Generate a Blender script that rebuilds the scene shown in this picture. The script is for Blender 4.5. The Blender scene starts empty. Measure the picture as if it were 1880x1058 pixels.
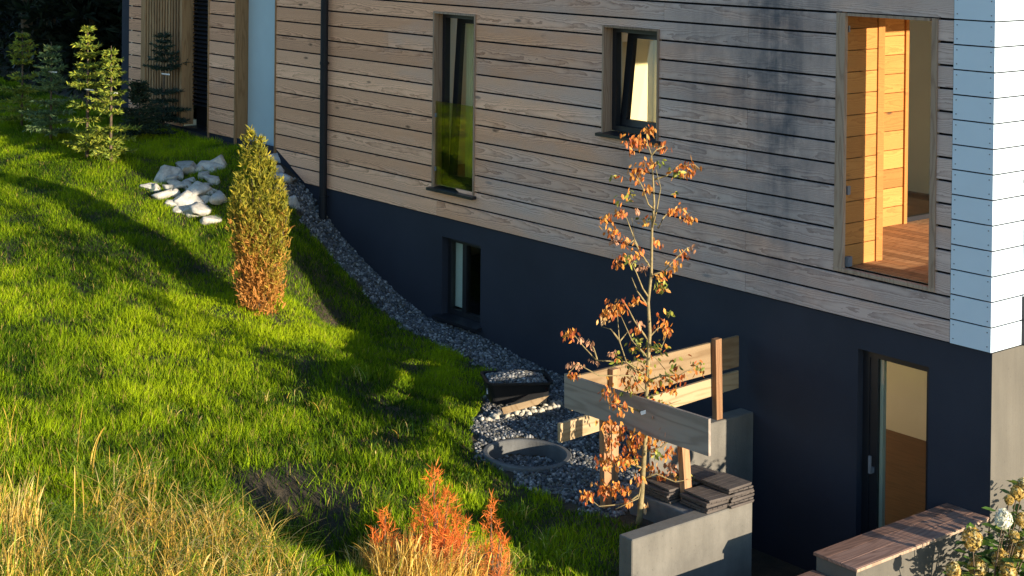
import bpy, bmesh, math, random
import numpy as np
from mathutils import Matrix, Vector
random.seed(7); rng = np.random.default_rng(11)
C = bpy.context.scene.collection
scene = bpy.context.scene
rad = math.radians

# ------------------------------------------------------------------ camera
F_PX, P_X, P_Y = 2836.19, 604.63, -109.45          # focal length and principal point in 1880-px units
YAW, PITCH, ROLL = 2.51541, 0.01146, 0.00881
CAM = np.array([7.24008, -12.1650, 3.58844])
_f = np.array([math.cos(YAW)*math.cos(PITCH), math.sin(YAW)*math.cos(PITCH), -math.sin(PITCH)])
_r = np.array([math.sin(YAW), -math.cos(YAW), 0.0]); _u = np.cross(_r, _f)
_c, _s = math.cos(ROLL), math.sin(ROLL)
RT, UP, FW = _c*_r+_s*_u, -_s*_r+_c*_u, _f
cam = bpy.data.cameras.new('camera'); cam_o = bpy.data.objects.new('camera', cam); C.objects.link(cam_o)
cam.sensor_width = 36; cam.lens = F_PX/1880*36
cam.shift_x = (940-P_X)/1880; cam.shift_y = -(529-P_Y)/1880
cam.clip_start = .1; cam.clip_end = 2000
cam_o.matrix_world = Matrix([[RT[0], UP[0], -FW[0], CAM[0]], [RT[1], UP[1], -FW[1], CAM[1]], [RT[2], UP[2], -FW[2], CAM[2]], [0, 0, 0, 1]])
scene.camera = cam_o

def at(x, y, t):                                      # a point t metres ahead of the camera, from photo measurements
    return CAM + t*(RT*(x-P_X)/F_PX - UP*(y-P_Y)/F_PX + FW)
def on(x, y, ax, v):
    d = at(x, y, 1)-CAM
    return CAM + (v-CAM[ax])/d[ax]*d

# ------------------------------------------------------------------ light
SUN_EL, SUN_AZ = rad(9.5), rad(9.5)                   # azimuth measured from +X towards +Y
sd = Vector((math.cos(SUN_AZ)*math.cos(SUN_EL), math.sin(SUN_AZ)*math.cos(SUN_EL), math.sin(SUN_EL)))
w = bpy.data.worlds.new('World'); scene.world = w; w.use_nodes = True
wn = w.node_tree; bg = wn.nodes['Background']
sky = wn.nodes.new('ShaderNodeTexSky'); sky.sky_type = 'NISHITA'; sky.sun_disc = False
sky.sun_elevation = SUN_EL; sky.sun_rotation = math.pi/2-SUN_AZ
sky.air_density = 1.0; sky.dust_density = .1; sky.ozone_density = 2.6
wn.links.new(sky.outputs[0], bg.inputs[0]); bg.inputs[1].default_value = .15
sun = bpy.data.lights.new('sun', 'SUN'); sun.energy = 5.0; sun.angle = rad(.5); sun.color = (1, .86, .66)
sun_o = bpy.data.objects.new('sun', sun); C.objects.link(sun_o)
sun_o.rotation_euler = sd.to_track_quat('Z', 'Y').to_euler(); sun_o.location = (40, 4, 12)
vs = scene.view_settings; vs.view_transform = 'Standard'; vs.look = 'None'; vs.gamma = 1; vs.exposure = 1.2
scene.cycles.max_bounces = 8; scene.cycles.transparent_max_bounces = 16

# ------------------------------------------------------------------ materials
def newmat(name):
    m = bpy.data.materials.new(name); m.use_nodes = True
    nt = m.node_tree; return m, nt, nt.nodes['Principled BSDF']
def N(nt, t, **kw):
    n = nt.nodes.new(t)
    for k, v in kw.items():
        if k in n.inputs: n.inputs[k].default_value = v
        else: setattr(n, k, v)
    return n
def L(nt, a, b): nt.links.new(a, b)
def ramp(nt, fac, stops):
    r = nt.nodes.new('ShaderNodeValToRGB'); e = r.color_ramp.elements
    while len(e) < len(stops): e.new(.5)
    for q, (p, c) in zip(e, stops):
        q.position = p; q.color = (*c, 1) if len(c) == 3 else c
    if fac is not None: L(nt, fac, r.inputs[0])
    return r
def mixc(nt, fac, a, b, mode='MIX'):
    n = nt.nodes.new('ShaderNodeMix'); n.data_type = 'RGBA'; n.blend_type = mode
    for s, v in ((0, fac), (6, a), (7, b)):
        if hasattr(v, 'links'): L(nt, v, n.inputs[s])
        elif s == 0: n.inputs[0].default_value = v
        else: n.inputs[s].default_value = (*v, 1)
    return n.outputs[2]
def math_(nt, op, a, b=0.0, c=None):
    n = nt.nodes.new('ShaderNodeMath'); n.operation = op
    for i, v in enumerate((a, b, c)):
        if v is None: continue
        if hasattr(v, 'links'): L(nt, v, n.inputs[i])
        else: n.inputs[i].default_value = v
    return n.outputs[0]
def mapped(nt, scale, src=None, loc=None):
    mp = nt.nodes.new('ShaderNodeMapping'); mp.inputs['Scale'].default_value = scale
    if src is None: src = nt.nodes.new('ShaderNodeTexCoord').outputs['Object']
    L(nt, src, mp.inputs[0]); return mp.outputs[0]
def noise(nt, vec, scale, detail=4, rough=.55, dist=0):
    n = N(nt, 'ShaderNodeTexNoise', Scale=scale, Detail=detail, Roughness=rough, Distortion=dist)
    L(nt, vec, n.inputs['Vector']); return n.outputs[0]
def bump(nt, p, h, strength=.3, dist=.01):
    b = N(nt, 'ShaderNodeBump', Strength=strength, Distance=dist); L(nt, h, b.inputs['Height']); L(nt, b.outputs[0], p.inputs['Normal'])

def plain(name, col, rough=.6, var=.15, scale=6, bmp=.15, bscale=120, spec=.3, metallic=0):
    m, nt, p = newmat(name)
    o = nt.nodes.new('ShaderNodeTexCoord').outputs['Object']
    n = noise(nt, o, scale, 5)
    r = ramp(nt, n, [(.3, tuple(c*(1-var) for c in col)), (.7, tuple(min(1, c*(1+var)) for c in col))])
    c_ = r.outputs[0]
    if bmp >= .5:                                      # mineral surfaces: blotches, run-off marks and pin holes
        c_ = mixc(nt, 1.0, c_, ramp(nt, noise(nt, mapped(nt, (3.5, 3.5, .45), o), 1.6, 6, .65), [(.3, (.85, .85, .85)), (.62, (1.06, 1.06, 1.06))]).outputs[0], 'MULTIPLY')
        c_ = mixc(nt, 1.0, c_, ramp(nt, noise(nt, o, 38, 3, .7), [(.26, (.72, .72, .72)), (.36, (1, 1, 1)), (.75, (1.06, 1.06, 1.06))]).outputs[0], 'MULTIPLY')
    L(nt, c_, p.inputs['Base Color']); p.inputs['Roughness'].default_value = rough
    p.inputs['Specular IOR Level'].default_value = spec; p.inputs['Metallic'].default_value = metallic
    if bmp: bump(nt, p, noise(nt, o, bscale, 3), bmp, .004)
    return m

def wood(name, light, dark, ringf=34, along='X', knots=True, flame=None, weather=0, rough=.75, knotcol=(.06, .035, .02)):
    """planks: growth rings stretched along the board, knots, a different offset on every board (attribute bid)"""
    m, nt, p = newmat(name)
    o = nt.nodes.new('ShaderNodeTexCoord').outputs['Object']
    bid = nt.nodes.new('ShaderNodeAttribute'); bid.attribute_name = 'bid'
    sx = nt.nodes.new('ShaderNodeSeparateXYZ'); L(nt, o, sx.inputs[0])
    ax = {'X': 0, 'Y': 1, 'Z': 2}[along]
    a_ = sx.outputs[ax]
    oth = [i for i in range(3) if i != ax]
    c1 = math_(nt, 'ADD', sx.outputs[oth[0]], sx.outputs[oth[1]]) if along != 'Z' else math_(nt, 'ADD', sx.outputs[0], sx.outputs[1])
    cb = nt.nodes.new('ShaderNodeCombineXYZ')
    L(nt, math_(nt, 'MULTIPLY_ADD', bid.outputs['Fac'], 37.0, a_), cb.inputs[0]); L(nt, c1, cb.inputs[1]); L(nt, math_(nt, 'MULTIPLY', bid.outputs['Fac'], 91.0), cb.inputs[2])
    v = cb.outputs[0]
    big = noise(nt, mapped(nt, (.42, 4.2, 1), v), 1.6, 1.5, .4)
    med = noise(nt, mapped(nt, (2.6, 9, 1), v), 1.5, 2, .5)
    ph = math_(nt, 'MULTIPLY_ADD', big, 1.0, math_(nt, 'MULTIPLY', med, .10))
    ring = math_(nt, 'SINE', math_(nt, 'MULTIPLY', ph, ringf*2))
    ring = math_(nt, 'MULTIPLY_ADD', ring, .5, .5)
    ring = math_(nt, 'POWER', ring, 2.0)
    if flame is not None:                              # plain-sawn boards: nested parabolas running along each board
        r1 = N(nt, 'ShaderNodeTexWhiteNoise', noise_dimensions='1D'); L(nt, math_(nt, 'MULTIPLY', bid.outputs['Fac'], 3.7), r1.inputs['W'])
        sr = nt.nodes.new('ShaderNodeSeparateColor'); L(nt, r1.outputs['Color'], sr.inputs[0])
        zl = math_(nt, 'SUBTRACT', math_(nt, 'FRACT', math_(nt, 'MULTIPLY', math_(nt, 'SUBTRACT', sx.outputs[2], flame), 5.0)), math_(nt, 'MULTIPLY_ADD', sr.outputs[0], 1.1, -.05))
        zl = math_(nt, 'ADD', zl, math_(nt, 'MULTIPLY_ADD', noise(nt, mapped(nt, (1.1, 0, 1), v), 1.0, 2), .5, -.25))
        ph = math_(nt, 'MULTIPLY', math_(nt, 'MULTIPLY', zl, zl), 15.0)
        ph = math_(nt, 'MULTIPLY_ADD', a_, math_(nt, 'MULTIPLY_ADD', sr.outputs[1], 5.0, -2.5), ph)
        ph = math_(nt, 'MULTIPLY_ADD', noise(nt, mapped(nt, (2.6, 9, 1), v), 1.6, 4, .6), 2.2, ph)
        ring = math_(nt, 'FRACT', ph)
        ring = math_(nt, 'POWER', ring, 2.2)
    fine = noise(nt, mapped(nt, (3, 160, 1), v), 1.0, 3, .6)
    g = math_(nt, 'MULTIPLY_ADD', fine, .35, math_(nt, 'MULTIPLY', ring, .62))
    col = ramp(nt, g, [(.1, light), (.5, tuple(l*.62+d*.38 for l, d in zip(light, dark))), (.95, dark)]).outputs[0]
    # every board its own tint
    wn_ = N(nt, 'ShaderNodeTexWhiteNoise', noise_dimensions='1D'); L(nt, bid.outputs['Fac'], wn_.inputs['W'])
    tint = ramp(nt, wn_.outputs[0], [(0, (.62, .57, .54)), (.35, (.95, .86, .78)), (.7, (1.0, .98, .97)), (1, (1.2, 1.19, 1.18))]).outputs[0]
    col = mixc(nt, 1.0, col, tint, 'MULTIPLY')
    if knots:
        vo = N(nt, 'ShaderNodeTexVoronoi', Scale=1.0, Randomness=1.0); L(nt, mapped(nt, (1.7, 5.5, 1), v), vo.inputs['Vector'])
        k = ramp(nt, vo.outputs['Distance'], [(.0, (1, 1, 1)), (.07, (.9, .9, .9)), (.13, (0, 0, 0))]).outputs[0]
        kn = noise(nt, v, 2.3, 1); kf = math_(nt, 'MULTIPLY', k, ramp(nt, kn, [(.42, (0, 0, 0)), (.56, (1, 1, 1))]).outputs[0])
        col = mixc(nt, math_(nt, 'MULTIPLY', kf, .9), col, knotcol)
    if weather:
        # silvered and water-stained larch: more grey to the right, black run-off streaks in one band
        n1 = noise(nt, mapped(nt, (.35, 1, 1.1), o), 1.3, 5, .6)
        gx = N(nt, 'ShaderNodeMapRange'); L(nt, a_, gx.inputs[0]); gx.inputs[1].default_value = -9.5; gx.inputs[2].default_value = -1.5; gx.inputs[3].default_value = -.30; gx.inputs[4].default_value = .30
        f = math_(nt, 'ADD', n1, gx.outputs[0])
        f = ramp(nt, f, [(.36, (0, 0, 0)), (.74, (1, 1, 1))]).outputs[0]
        gcol = mixc(nt, ring, (.48, .445, .44), (.25, .215, .21))
        col = mixc(nt, math_(nt, 'MULTIPLY', f, .72), col, gcol)
        st = math_(nt, 'MULTIPLY_ADD', noise(nt, mapped(nt, (2.2, 1, 2.6), o), 1.5, 6, .7), .6, math_(nt, 'MULTIPLY', noise(nt, mapped(nt, (7, 1, .6), o), 1.0, 5, .65), .4))
        wob = math_(nt, 'MULTIPLY_ADD', noise(nt, mapped(nt, (1, 1, .8), o), 1.4, 3), .5, a_)
        for x0, wd, amt in ((-2.17, .45, .88), (-2.55, 1.1, .52), (-3.3, .5, .30), (-4.12, .42, .40), (-1.75, .3, .40), (-1.0, .5, .25)):
            d = math_(nt, 'ABSOLUTE', math_(nt, 'SUBTRACT', wob, x0+.25))
            mk = N(nt, 'ShaderNodeMapRange', interpolation_type='SMOOTHSTEP'); L(nt, d, mk.inputs[0]); mk.inputs[1].default_value = wd; mk.inputs[2].default_value = 0; mk.inputs[3].default_value = 0; mk.inputs[4].default_value = 1
            zf = N(nt, 'ShaderNodeMapRange', interpolation_type='SMOOTHSTEP'); L(nt, sx.outputs[2], zf.inputs[0])
            if x0 == -4.12: zf.inputs[1].default_value = 1.35; zf.inputs[2].default_value = 1.15; zf.inputs[3].default_value = 0; zf.inputs[4].default_value = 1
            else: zf.inputs[1].default_value = .3; zf.inputs[2].default_value = 1.9; zf.inputs[3].default_value = .4; zf.inputs[4].default_value = 1
            s2 = ramp(nt, st, [(.40, (0, 0, 0)), (.60, (1, 1, 1))]).outputs[0]
            ff = math_(nt, 'MULTIPLY', math_(nt, 'MULTIPLY', mk.outputs[0], zf.outputs[0]), math_(nt, 'MULTIPLY_ADD', s2, .8, .2))
            col = mixc(nt, math_(nt, 'MULTIPLY', ff, amt), col, (.055, .066, .085) if x0 != -4.12 else (.10, .055, .03))
    L(nt, col, p.inputs['Base Color']); p.inputs['Roughness'].default_value = rough; p.inputs['Specular IOR Level'].default_value = .25
    bump(nt, p, g, .25, .003)
    return m

def attr_mat(name, trans=.35, rough=.6, spec=.2, var=0):
    """colour read from the mesh (leaf, blade, stone colours), with light passing through thin leaves"""
    m, nt, p = newmat(name)
    a = nt.nodes.new('ShaderNodeAttribute'); a.attribute_name = 'Col'
    col = a.outputs['Color']
    if var:
        o = nt.nodes.new('ShaderNodeTexCoord').outputs['Object']
        col = mixc(nt, 1.0, col, ramp(nt, noise(nt, o, var, 6, .65), [(.3, (.55, .55, .55)), (.7, (1.2, 1.2, 1.2))]).outputs[0], 'MULTIPLY')
        bump(nt, p, noise(nt, o, var*2, 6), .5, .02)
    L(nt, col, p.inputs['Base Color']); p.inputs['Roughness'].default_value = rough; p.inputs['Specular IOR Level'].default_value = spec
    if trans:
        t = nt.nodes.new('ShaderNodeBsdfTranslucent'); L(nt, a.outputs['Color'], t.inputs[0])
        mx = nt.nodes.new('ShaderNodeMixShader'); mx.inputs[0].default_value = trans
        out = nt.nodes['Material Output']; L(nt, p.outputs[0], mx.inputs[1]); L(nt, t.outputs[0], mx.inputs[2]); L(nt, mx.outputs[0], out.inputs[0])
    return m

def glass(name, tint, refl=.5):
    m, nt, p = newmat(name); nt.nodes.remove(p)
    t = nt.nodes.new('ShaderNodeBsdfTransparent'); t.inputs[0].default_value = (*tint, 1)
    g = nt.nodes.new('ShaderNodeBsdfGlossy'); g.inputs['Roughness'].default_value = .01
    lw = nt.nodes.new('ShaderNodeLayerWeight'); lw.inputs[0].default_value = .5
    fr = math_(nt, 'MULTIPLY_ADD', math_(nt, 'POWER', lw.outputs['Facing'], 4.0), .8, .045)
    mx = nt.nodes.new('ShaderNodeMixShader'); L(nt, math_(nt, 'MULTIPLY', fr, refl), mx.inputs[0])
    L(nt, t.outputs[0], mx.inputs[1]); L(nt, g.outputs[0], mx.inputs[2]); L(nt, mx.outputs[0], nt.nodes['Material Output'].inputs[0])
    return m

M = {
 'larch': wood('weathered_larch', (.90, .52, .33), (.28, .112, .055), weather=1, flame=0.0),
 'trim': wood('larch_trim', (.36, .27, .20), (.24, .165, .115), along='Z', knots=False),
 'gold': wood('fresh_larch', (.47, .22, .058), (.30, .115, .026), along='Y', flame=.45),
 'slat': wood('larch_slats', (.42, .26, .13), (.28, .16, .075), along='Z', knots=False),
 'deck': wood('deck_larch', (.42, .24, .11), (.26, .14, .06), along='Y', knots=False),
 'plank': wood('spruce_plank', (.34, .255, .15), (.23, .155, .08), along='Y', ringf=20),
 'plankx': wood('shade_toned_spruce_plank', (.30, .275, .25), (.20, .175, .155), along='X', ringf=20),  # greyer copy of the plank: front-face shade put into the colour
 'post': wood('batten_wood', (.36, .21, .11), (.25, .13, .065), along='Z', knots=False),
 'cap': wood('bench_wood', (.30, .185, .14), (.17, .10, .075), along='Y', knots=False, rough=.6),
 'parquet': wood('oak_floor', (.22, .10, .045), (.13, .055, .022), along='X', knots=False, rough=.4),
 'plinth': plain('anthracite_plaster', (.024, .0275, .040), .85, .14, 1.2, .45, 160),
 'beige': plain('beige_plaster', (.104, .095, .079), .9, .08, 2, .5, 160),
 'cream': plain('cream_paint', (.82, .75, .54), .9, .04, 2, 0),
 'ochre': plain('ochre_paint', (.84, .79, .66), .9, .04, 2, 0),
 'white': plain('white_panel', (.56, .66, .74), .55, .03, 3, .05),
 'whiteplaster': plain('white_plaster', (.46, .56, .60), .9, .03, 3, .35, 110),
 'black': plain('black_membrane', (.003, .003, .004), .9, .1, 4, 0),
 'metal': plain('anthracite_metal', (.013, .014, .018), .38, .1, 8, .05, spec=.5),
 'pipe': plain('dark_pipe', (.010, .011, .014), .65, .15, 6, .05, spec=.25),
 'rivet': plain('rivet_steel', (.16, .17, .19), .4, .1, 8, 0),
 'concrete': plain('concrete', (.125, .116, .100), .9, .16, 3.5, .5, 60),
 'concrete_old': plain('old_concrete', (.105, .107, .107), .92, .2, 5, .6, 50),
 'tub': plain('black_plastic', (.012, .012, .013), .45, .2, 8, .1),
 'bark': plain('pale_bark', (.22, .17, .08), .85, .3, 30, .5, 90),
 'bark2': plain('brown_bark', (.10, .07, .045), .9, .3, 20, .5, 90),
 'tag': plain('white_tag', (.8, .8, .78), .6, .03, 3, 0),
 'leaf': attr_mat('leaf', .32, .5, .25),
 'grass': attr_mat('grass_blade', .16, .6, .05),
 'straw': attr_mat('straw', .3, .6, .2),
 'needle': attr_mat('needle', .2, .6, .2),
 'stone': attr_mat('limestone', 0, .92, .1, var=11),
 'pebble': attr_mat('pebble', 0, .85, .2),
 'petal': attr_mat('petal', .35, .6, .1),
 'glass': glass('window_glass', (.95, .96, .90), .9),
 'guard': glass('green_guard_glass', (.86, .88, .60), 1.8),
 'doorglass': glass('tinted_door_glass', (.94, .92, .84), .9),
}
m, nt, p = newmat('wpc_tile')
o_ = nt.nodes.new('ShaderNodeTexCoord').outputs['Object']
wv = N(nt, 'ShaderNodeTexWave', Scale=28.0, Distortion=.3); L(nt, o_, wv.inputs[0])
L(nt, ramp(nt, noise(nt, o_, 9, 5), [(.3, (.045, .035, .030)), (.7, (.085, .068, .058))]).outputs[0], p.inputs['Base Color']); p.inputs['Roughness'].default_value = .8
bump(nt, p, wv.outputs[1], .5, .004); M['tile'] = m
m, nt, p = newmat('soil')
o_ = nt.nodes.new('ShaderNodeTexCoord').outputs['Object']
L(nt, ramp(nt, noise(nt, o_, 3.5, 8, .7), [(.3, (.020, .017, .009)), (.55, (.05, .037, .02)), (.75, (.09, .06, .032))]).outputs[0], p.inputs['Base Color']); p.inputs['Roughness'].default_value = .95
bump(nt, p, noise(nt, o_, 30, 8, .7), .9, .04); M['soil'] = m

# ------------------------------------------------------------------ mesh helpers
class MB:
    def __init__(s): s.v = []; s.f = []; s.b = []; s.n = 0; s.bid = 0.0
    def add(s, vs_, fs):
        s.f += [[i+s.n for i in q] for q in fs]; s.v += [tuple(map(float, q)) for q in vs_]; s.b += [s.bid]*len(vs_); s.n += len(vs_)
    def newid(s): s.bid = random.random()*10
    def box(s, x0, x1, y0, y1, z0, z1, ch=0):
        if ch:
            return s.cbox(x0, x1, y0, y1, z0, z1, ch)
        s.add([(x, y, z) for z in (z0, z1) for y in (y0, y1) for x in (x0, x1)],
              [(0, 2, 3, 1), (4, 5, 7, 6), (0, 1, 5, 4), (2, 6, 7, 3), (0, 4, 6, 2), (1, 3, 7, 5)])
    def cbox(s, x0, x1, y0, y1, z0, z1, c):           # box with all edges chamfered
        b = bmesh.new(); bmesh.ops.create_cube(b, size=1)
        for v in b.verts: v.co = Vector(((x0+x1)/2+v.co.x*(x1-x0), (y0+y1)/2+v.co.y*(y1-y0), (z0+z1)/2+v.co.z*(z1-z0)))
        bmesh.ops.bevel(b, geom=list(b.edges), offset=c, segments=1, affect='EDGES', profile=.5)
        s.bm(b)
    def bm(s, b, mat=None):
        b.verts.ensure_lookup_table(); b.verts.index_update()
        s.add([(mat @ v.co if mat else v.co) for v in b.verts], [[v.index for v in f.verts] for f in b.faces]); b.free()
    def prism(s, poly, axis, a0, a1):                  # polygon in the two other axes, extruded along axis
        def P(u, v, a): return {'X': (a, u, v), 'Y': (u, a, v), 'Z': (u, v, a)}[axis]
        n = len(poly)
        s.add([P(u, v, a0) for u, v in poly]+[P(u, v, a1) for u, v in poly],
              [list(range(n))[::-1], list(range(n, 2*n))]+[(i, (i+1) % n, (i+1) % n+n, i+n) for i in range(n)])
    def tube(s, pts, rads, n=8, cap=True):
        pts = [np.array(q, float) for q in pts]
        if np.isscalar(rads): rads = [rads]*len(pts)
        vs_ = []
        for i, q in enumerate(pts):
            d = pts[min(i+1, len(pts)-1)]-pts[max(i-1, 0)]; d = d/(np.linalg.norm(d)+1e-9)
            a = np.cross(d, (0, 0, 1.) if abs(d[2]) < .9 else (1., 0, 0)); a /= np.linalg.norm(a); bb = np.cross(d, a)
            for k in range(n):
                t = 2*math.pi*k/n; vs_.append(q+rads[i]*(math.cos(t)*a+math.sin(t)*bb))
        fs = [(i*n+k, i*n+(k+1) % n, (i+1)*n+(k+1) % n, (i+1)*n+k) for i in range(len(pts)-1) for k in range(n)]
        if cap: fs += [list(range(n))[::-1], [(len(pts)-1)*n+k for k in range(n)]]
        s.add(vs_, fs)
    def bar(s, a, b, w, h, up=(0, 0, 1)):              # rectangular bar from a to b
        a = np.array(a, float); b = np.array(b, float); d = b-a; d /= np.linalg.norm(d)
        sd_ = np.cross(d, up); sd_ /= np.linalg.norm(sd_); u = np.cross(sd_, d)
        q = []
        for e in (a, b):
            for i, j in ((-1, -1), (1, -1), (1, 1), (-1, 1)): q.append(e+sd_*w/2*i+u*h/2*j)
        s.add(q, [(3, 2, 1, 0), (4, 5, 6, 7), (0, 1, 5, 4), (1, 2, 6, 5), (2, 3, 7, 6), (3, 0, 4, 7)])
    def build(s, name, mat, parent=None, smooth=False):
        me = bpy.data.meshes.new(name); me.from_pydata(s.v, [], s.f); me.update()
        a = me.attributes.new('bid', 'FLOAT', 'POINT'); a.data.foreach_set('value', np.array(s.b, np.float32))
        me.materials.append(mat)
        if smooth: me.polygons.foreach_set('use_smooth', [True]*len(me.polygons))
        return link(name, me, parent)
def link(name, me, parent=None):
    o = bpy.data.objects.new(name, me); C.objects.link(o)
    if parent is not None:
        o.parent = parent
        o.matrix_parent_inverse = world_of(parent).inverted()
    return o
def world_of(o):
    m = Matrix.LocRotScale(o.location, o.rotation_euler, o.scale)
    return world_of(o.parent) @ o.matrix_parent_inverse @ m if o.parent else m
def tag(o, label=None, cat=None, group=None, kind=None):
    if label: o['label'] = label
    if cat: o['category'] = cat
    if group: o['group'] = group
    if kind: o['kind'] = kind
    return o
def thing(name, loc, label, cat, group=None):
    o = bpy.data.objects.new(name, None); C.objects.link(o); o.location = loc; o.empty_display_size = .2
    return tag(o, label, cat, group)

def swarm(name, bv, bf, X, T, cols, mat, parent=None, vcol=None):
    """many small leaves/blades/stones as one mesh: base verts bv, faces bf (equal length), X (n,3,3) and T (n,3) transforms"""
    bv = np.asarray(bv, float); bf = np.asarray(bf, int); n, V = len(T), len(bv)
    P = (np.einsum('nij,vj->nvi', X, bv)+T[:, None, :]).reshape(-1, 3)
    fc = (bf[None]+(np.arange(n)*V)[:, None, None]).reshape(-1, bf.shape[1])
    return rawmesh(name, P, fc, np.repeat(np.asarray(cols, float), V, 0)*(np.tile(vcol, (n, 1)) if vcol is not None else 1), mat, parent)
def rawmesh(name, P, fc, col, mat, parent=None, smooth=False):
    me = bpy.data.meshes.new(name); k = fc.shape[1]
    me.vertices.add(len(P)); me.vertices.foreach_set('co', np.ascontiguousarray(P, np.float32).ravel())
    me.loops.add(fc.size); me.loops.foreach_set('vertex_index', np.ascontiguousarray(fc, np.int32).ravel())
    me.polygons.add(len(fc)); me.polygons.foreach_set('loop_start', np.arange(0, fc.size, k, dtype=np.int32))
    me.update(calc_edges=True); me.validate()
    if col is not None:
        a = me.color_attributes.new('Col', 'FLOAT_COLOR', 'POINT')
        a.data.foreach_set('color', np.c_[col, np.ones(len(P))].astype(np.float32).ravel())
    if smooth: me.polygons.foreach_set('use_smooth', np.ones(len(fc), bool))
    me.materials.append(mat)
    return link(name, me, parent)
def frames(d, roll=None):
    """(n,3,3) with local z along d, x/y random around it"""
    d = d/np.linalg.norm(d, axis=1, keepdims=True); n = len(d)
    r = rng.normal(size=(n, 3)) if roll is None else roll
    x = r-(r*d).sum(1, keepdims=True)*d; x /= np.linalg.norm(x, axis=1, keepdims=True)+1e-9
    return np.stack([x, np.cross(d, x), d], axis=2)
def merge(meshes):
    P = []; F_ = []; K = []; n = 0
    for p_, f_, c_ in meshes: P.append(p_); F_.append(f_+n); K.append(c_); n += len(p_)
    return np.vstack(P), np.vstack(F_), np.vstack(K)

# ------------------------------------------------------------------ ground
GP = np.array([
 (-17, 0, .50), (-15.2, 0, .42), (-12.5, 0, .34), (-11.2, 0, .28), (-10.5, 0, .15), (-10.0, 0, -.12), (-9.5, 0, -.45), (-8.4, 0, -.98), (-7.5, 0, -1.26), (-6.57, 0, -1.32), (-5.1, 0, -1.44), (-3.4, 0, -1.46),
 (-17, 3, .50), (-12.5, 3, .34), (-9.5, 3, -.45), (-7.5, 3, -1.26), (-3.4, 3, -1.46),
 (-9.42, -.65, -.28), (-8.79, -.65, -.64), (-7.75, -.65, -1.12), (-7.11, -.65, -1.28), (-5.93, -.65, -1.36), (-5.29, -.65, -1.40), (-3.6, -.7, -1.46),
 (-11.2, -1.8, .05), (-9.6, -1.8, -.36), (-10.3, -1.3, .06), (-9.9, -.9, .02), (-12.4, -1.8, .22), (-13.6, -1.2, .34), (-15.6, -1.2, .36), (-14.68, -2.46, .33), (-13.3, -2.2, .33), (-11.9, -2.0, .27),
 (-7.38, -2.5, -.84), (-8.12, -2.62, -.74), (-9.32, -2.82, -.38), (-10.75, -3.06, -.08), (-12.61, -3.37, .06), (-17, -1.5, .38), (-18, -3.2, .35),
 (-7.77, -1.3, -1.06), (-7.49, -1.5, -1.20), (-6.95, -1.5, -1.24), (-6.44, -1.5, -1.28), (-5.82, -1.6, -1.36), (-5.24, -1.7, -1.40), (-4.5, -1.7, -1.42), (-8.43, -1.41, -.52), (-8.85, -1.0, -.40), (-7.51, -1.85, -.92),
 (-6.5, -3.1, -.95), (-5.75, -2.85, -1.0), (-5.26, -2.84, -1.10), (-4.81, -2.76, -1.20), (-4.31, -2.68, -1.31), (-3.9, -2.3, -1.45), (-3.29, -2.3, -1.47), (-3.5, -1.9, -1.46), (-2.8, -1.5, -1.46),
 (-1.6, -2.5, -1.46), (-1.5, -3.1, -1.70), (-2.2, -3.2, -1.70), (-2.9, -2.9, -1.60),
 (-2, -8.6, -1.0), (2.5, -8, -2.4), (6, -12, -2.8), (-6, -10, -.3), (-12, -9, .3), (-18, -8, .6), (-24, -3, .9), (-24, 4, 1.2), (4, -3, -2.9), (4, 3, -2.9), (12, -4, -4.2), (12, 6, -4.2)])
GP2 = [((0, 500), 17.9), ((0, 700), 14.6), ((0, 850), 12.7), ((0, 1050), 11.0), ((300, 1050), 11.45), ((300, 700), 15.6), ((300, 850), 13.6), ((600, 1050), 11.9), ((500, 900), 13.25), ((800, 1050), 12.2), ((1000, 1050), 12.65), ((650, 800), 14.75), ((800, 900), 13.7), ((450, 760), 15.0), ((560, 690), 15.95)]
GP = np.vstack([GP, [at(x, y, t) for (x, y), t in GP2]])
def _phi(r): return np.sqrt(r*r+.35**2)
_A = np.c_[_phi(np.linalg.norm(GP[:, None, :2]-GP[None, :, :2], axis=2))+np.eye(len(GP))*-.01, np.ones(len(GP)), GP[:, :2]]
_A = np.vstack([_A, np.c_[np.r_[[np.ones(len(GP))], GP[:, :2].T], np.zeros((3, 3))]])
_W = np.linalg.solve(_A, np.r_[GP[:, 2], 0, 0, 0])
def sstep(a, b, x): t = np.clip((x-a)/(b-a), 0, 1); return t*t*(3-2*t)
RC = (-3.50, -2.02); ri, ro = .365, .425              # manhole ring
HOL = at(570, 965, 12.75)[:2]                        # bare hollow in the bank, its dip added to hold shade
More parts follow.
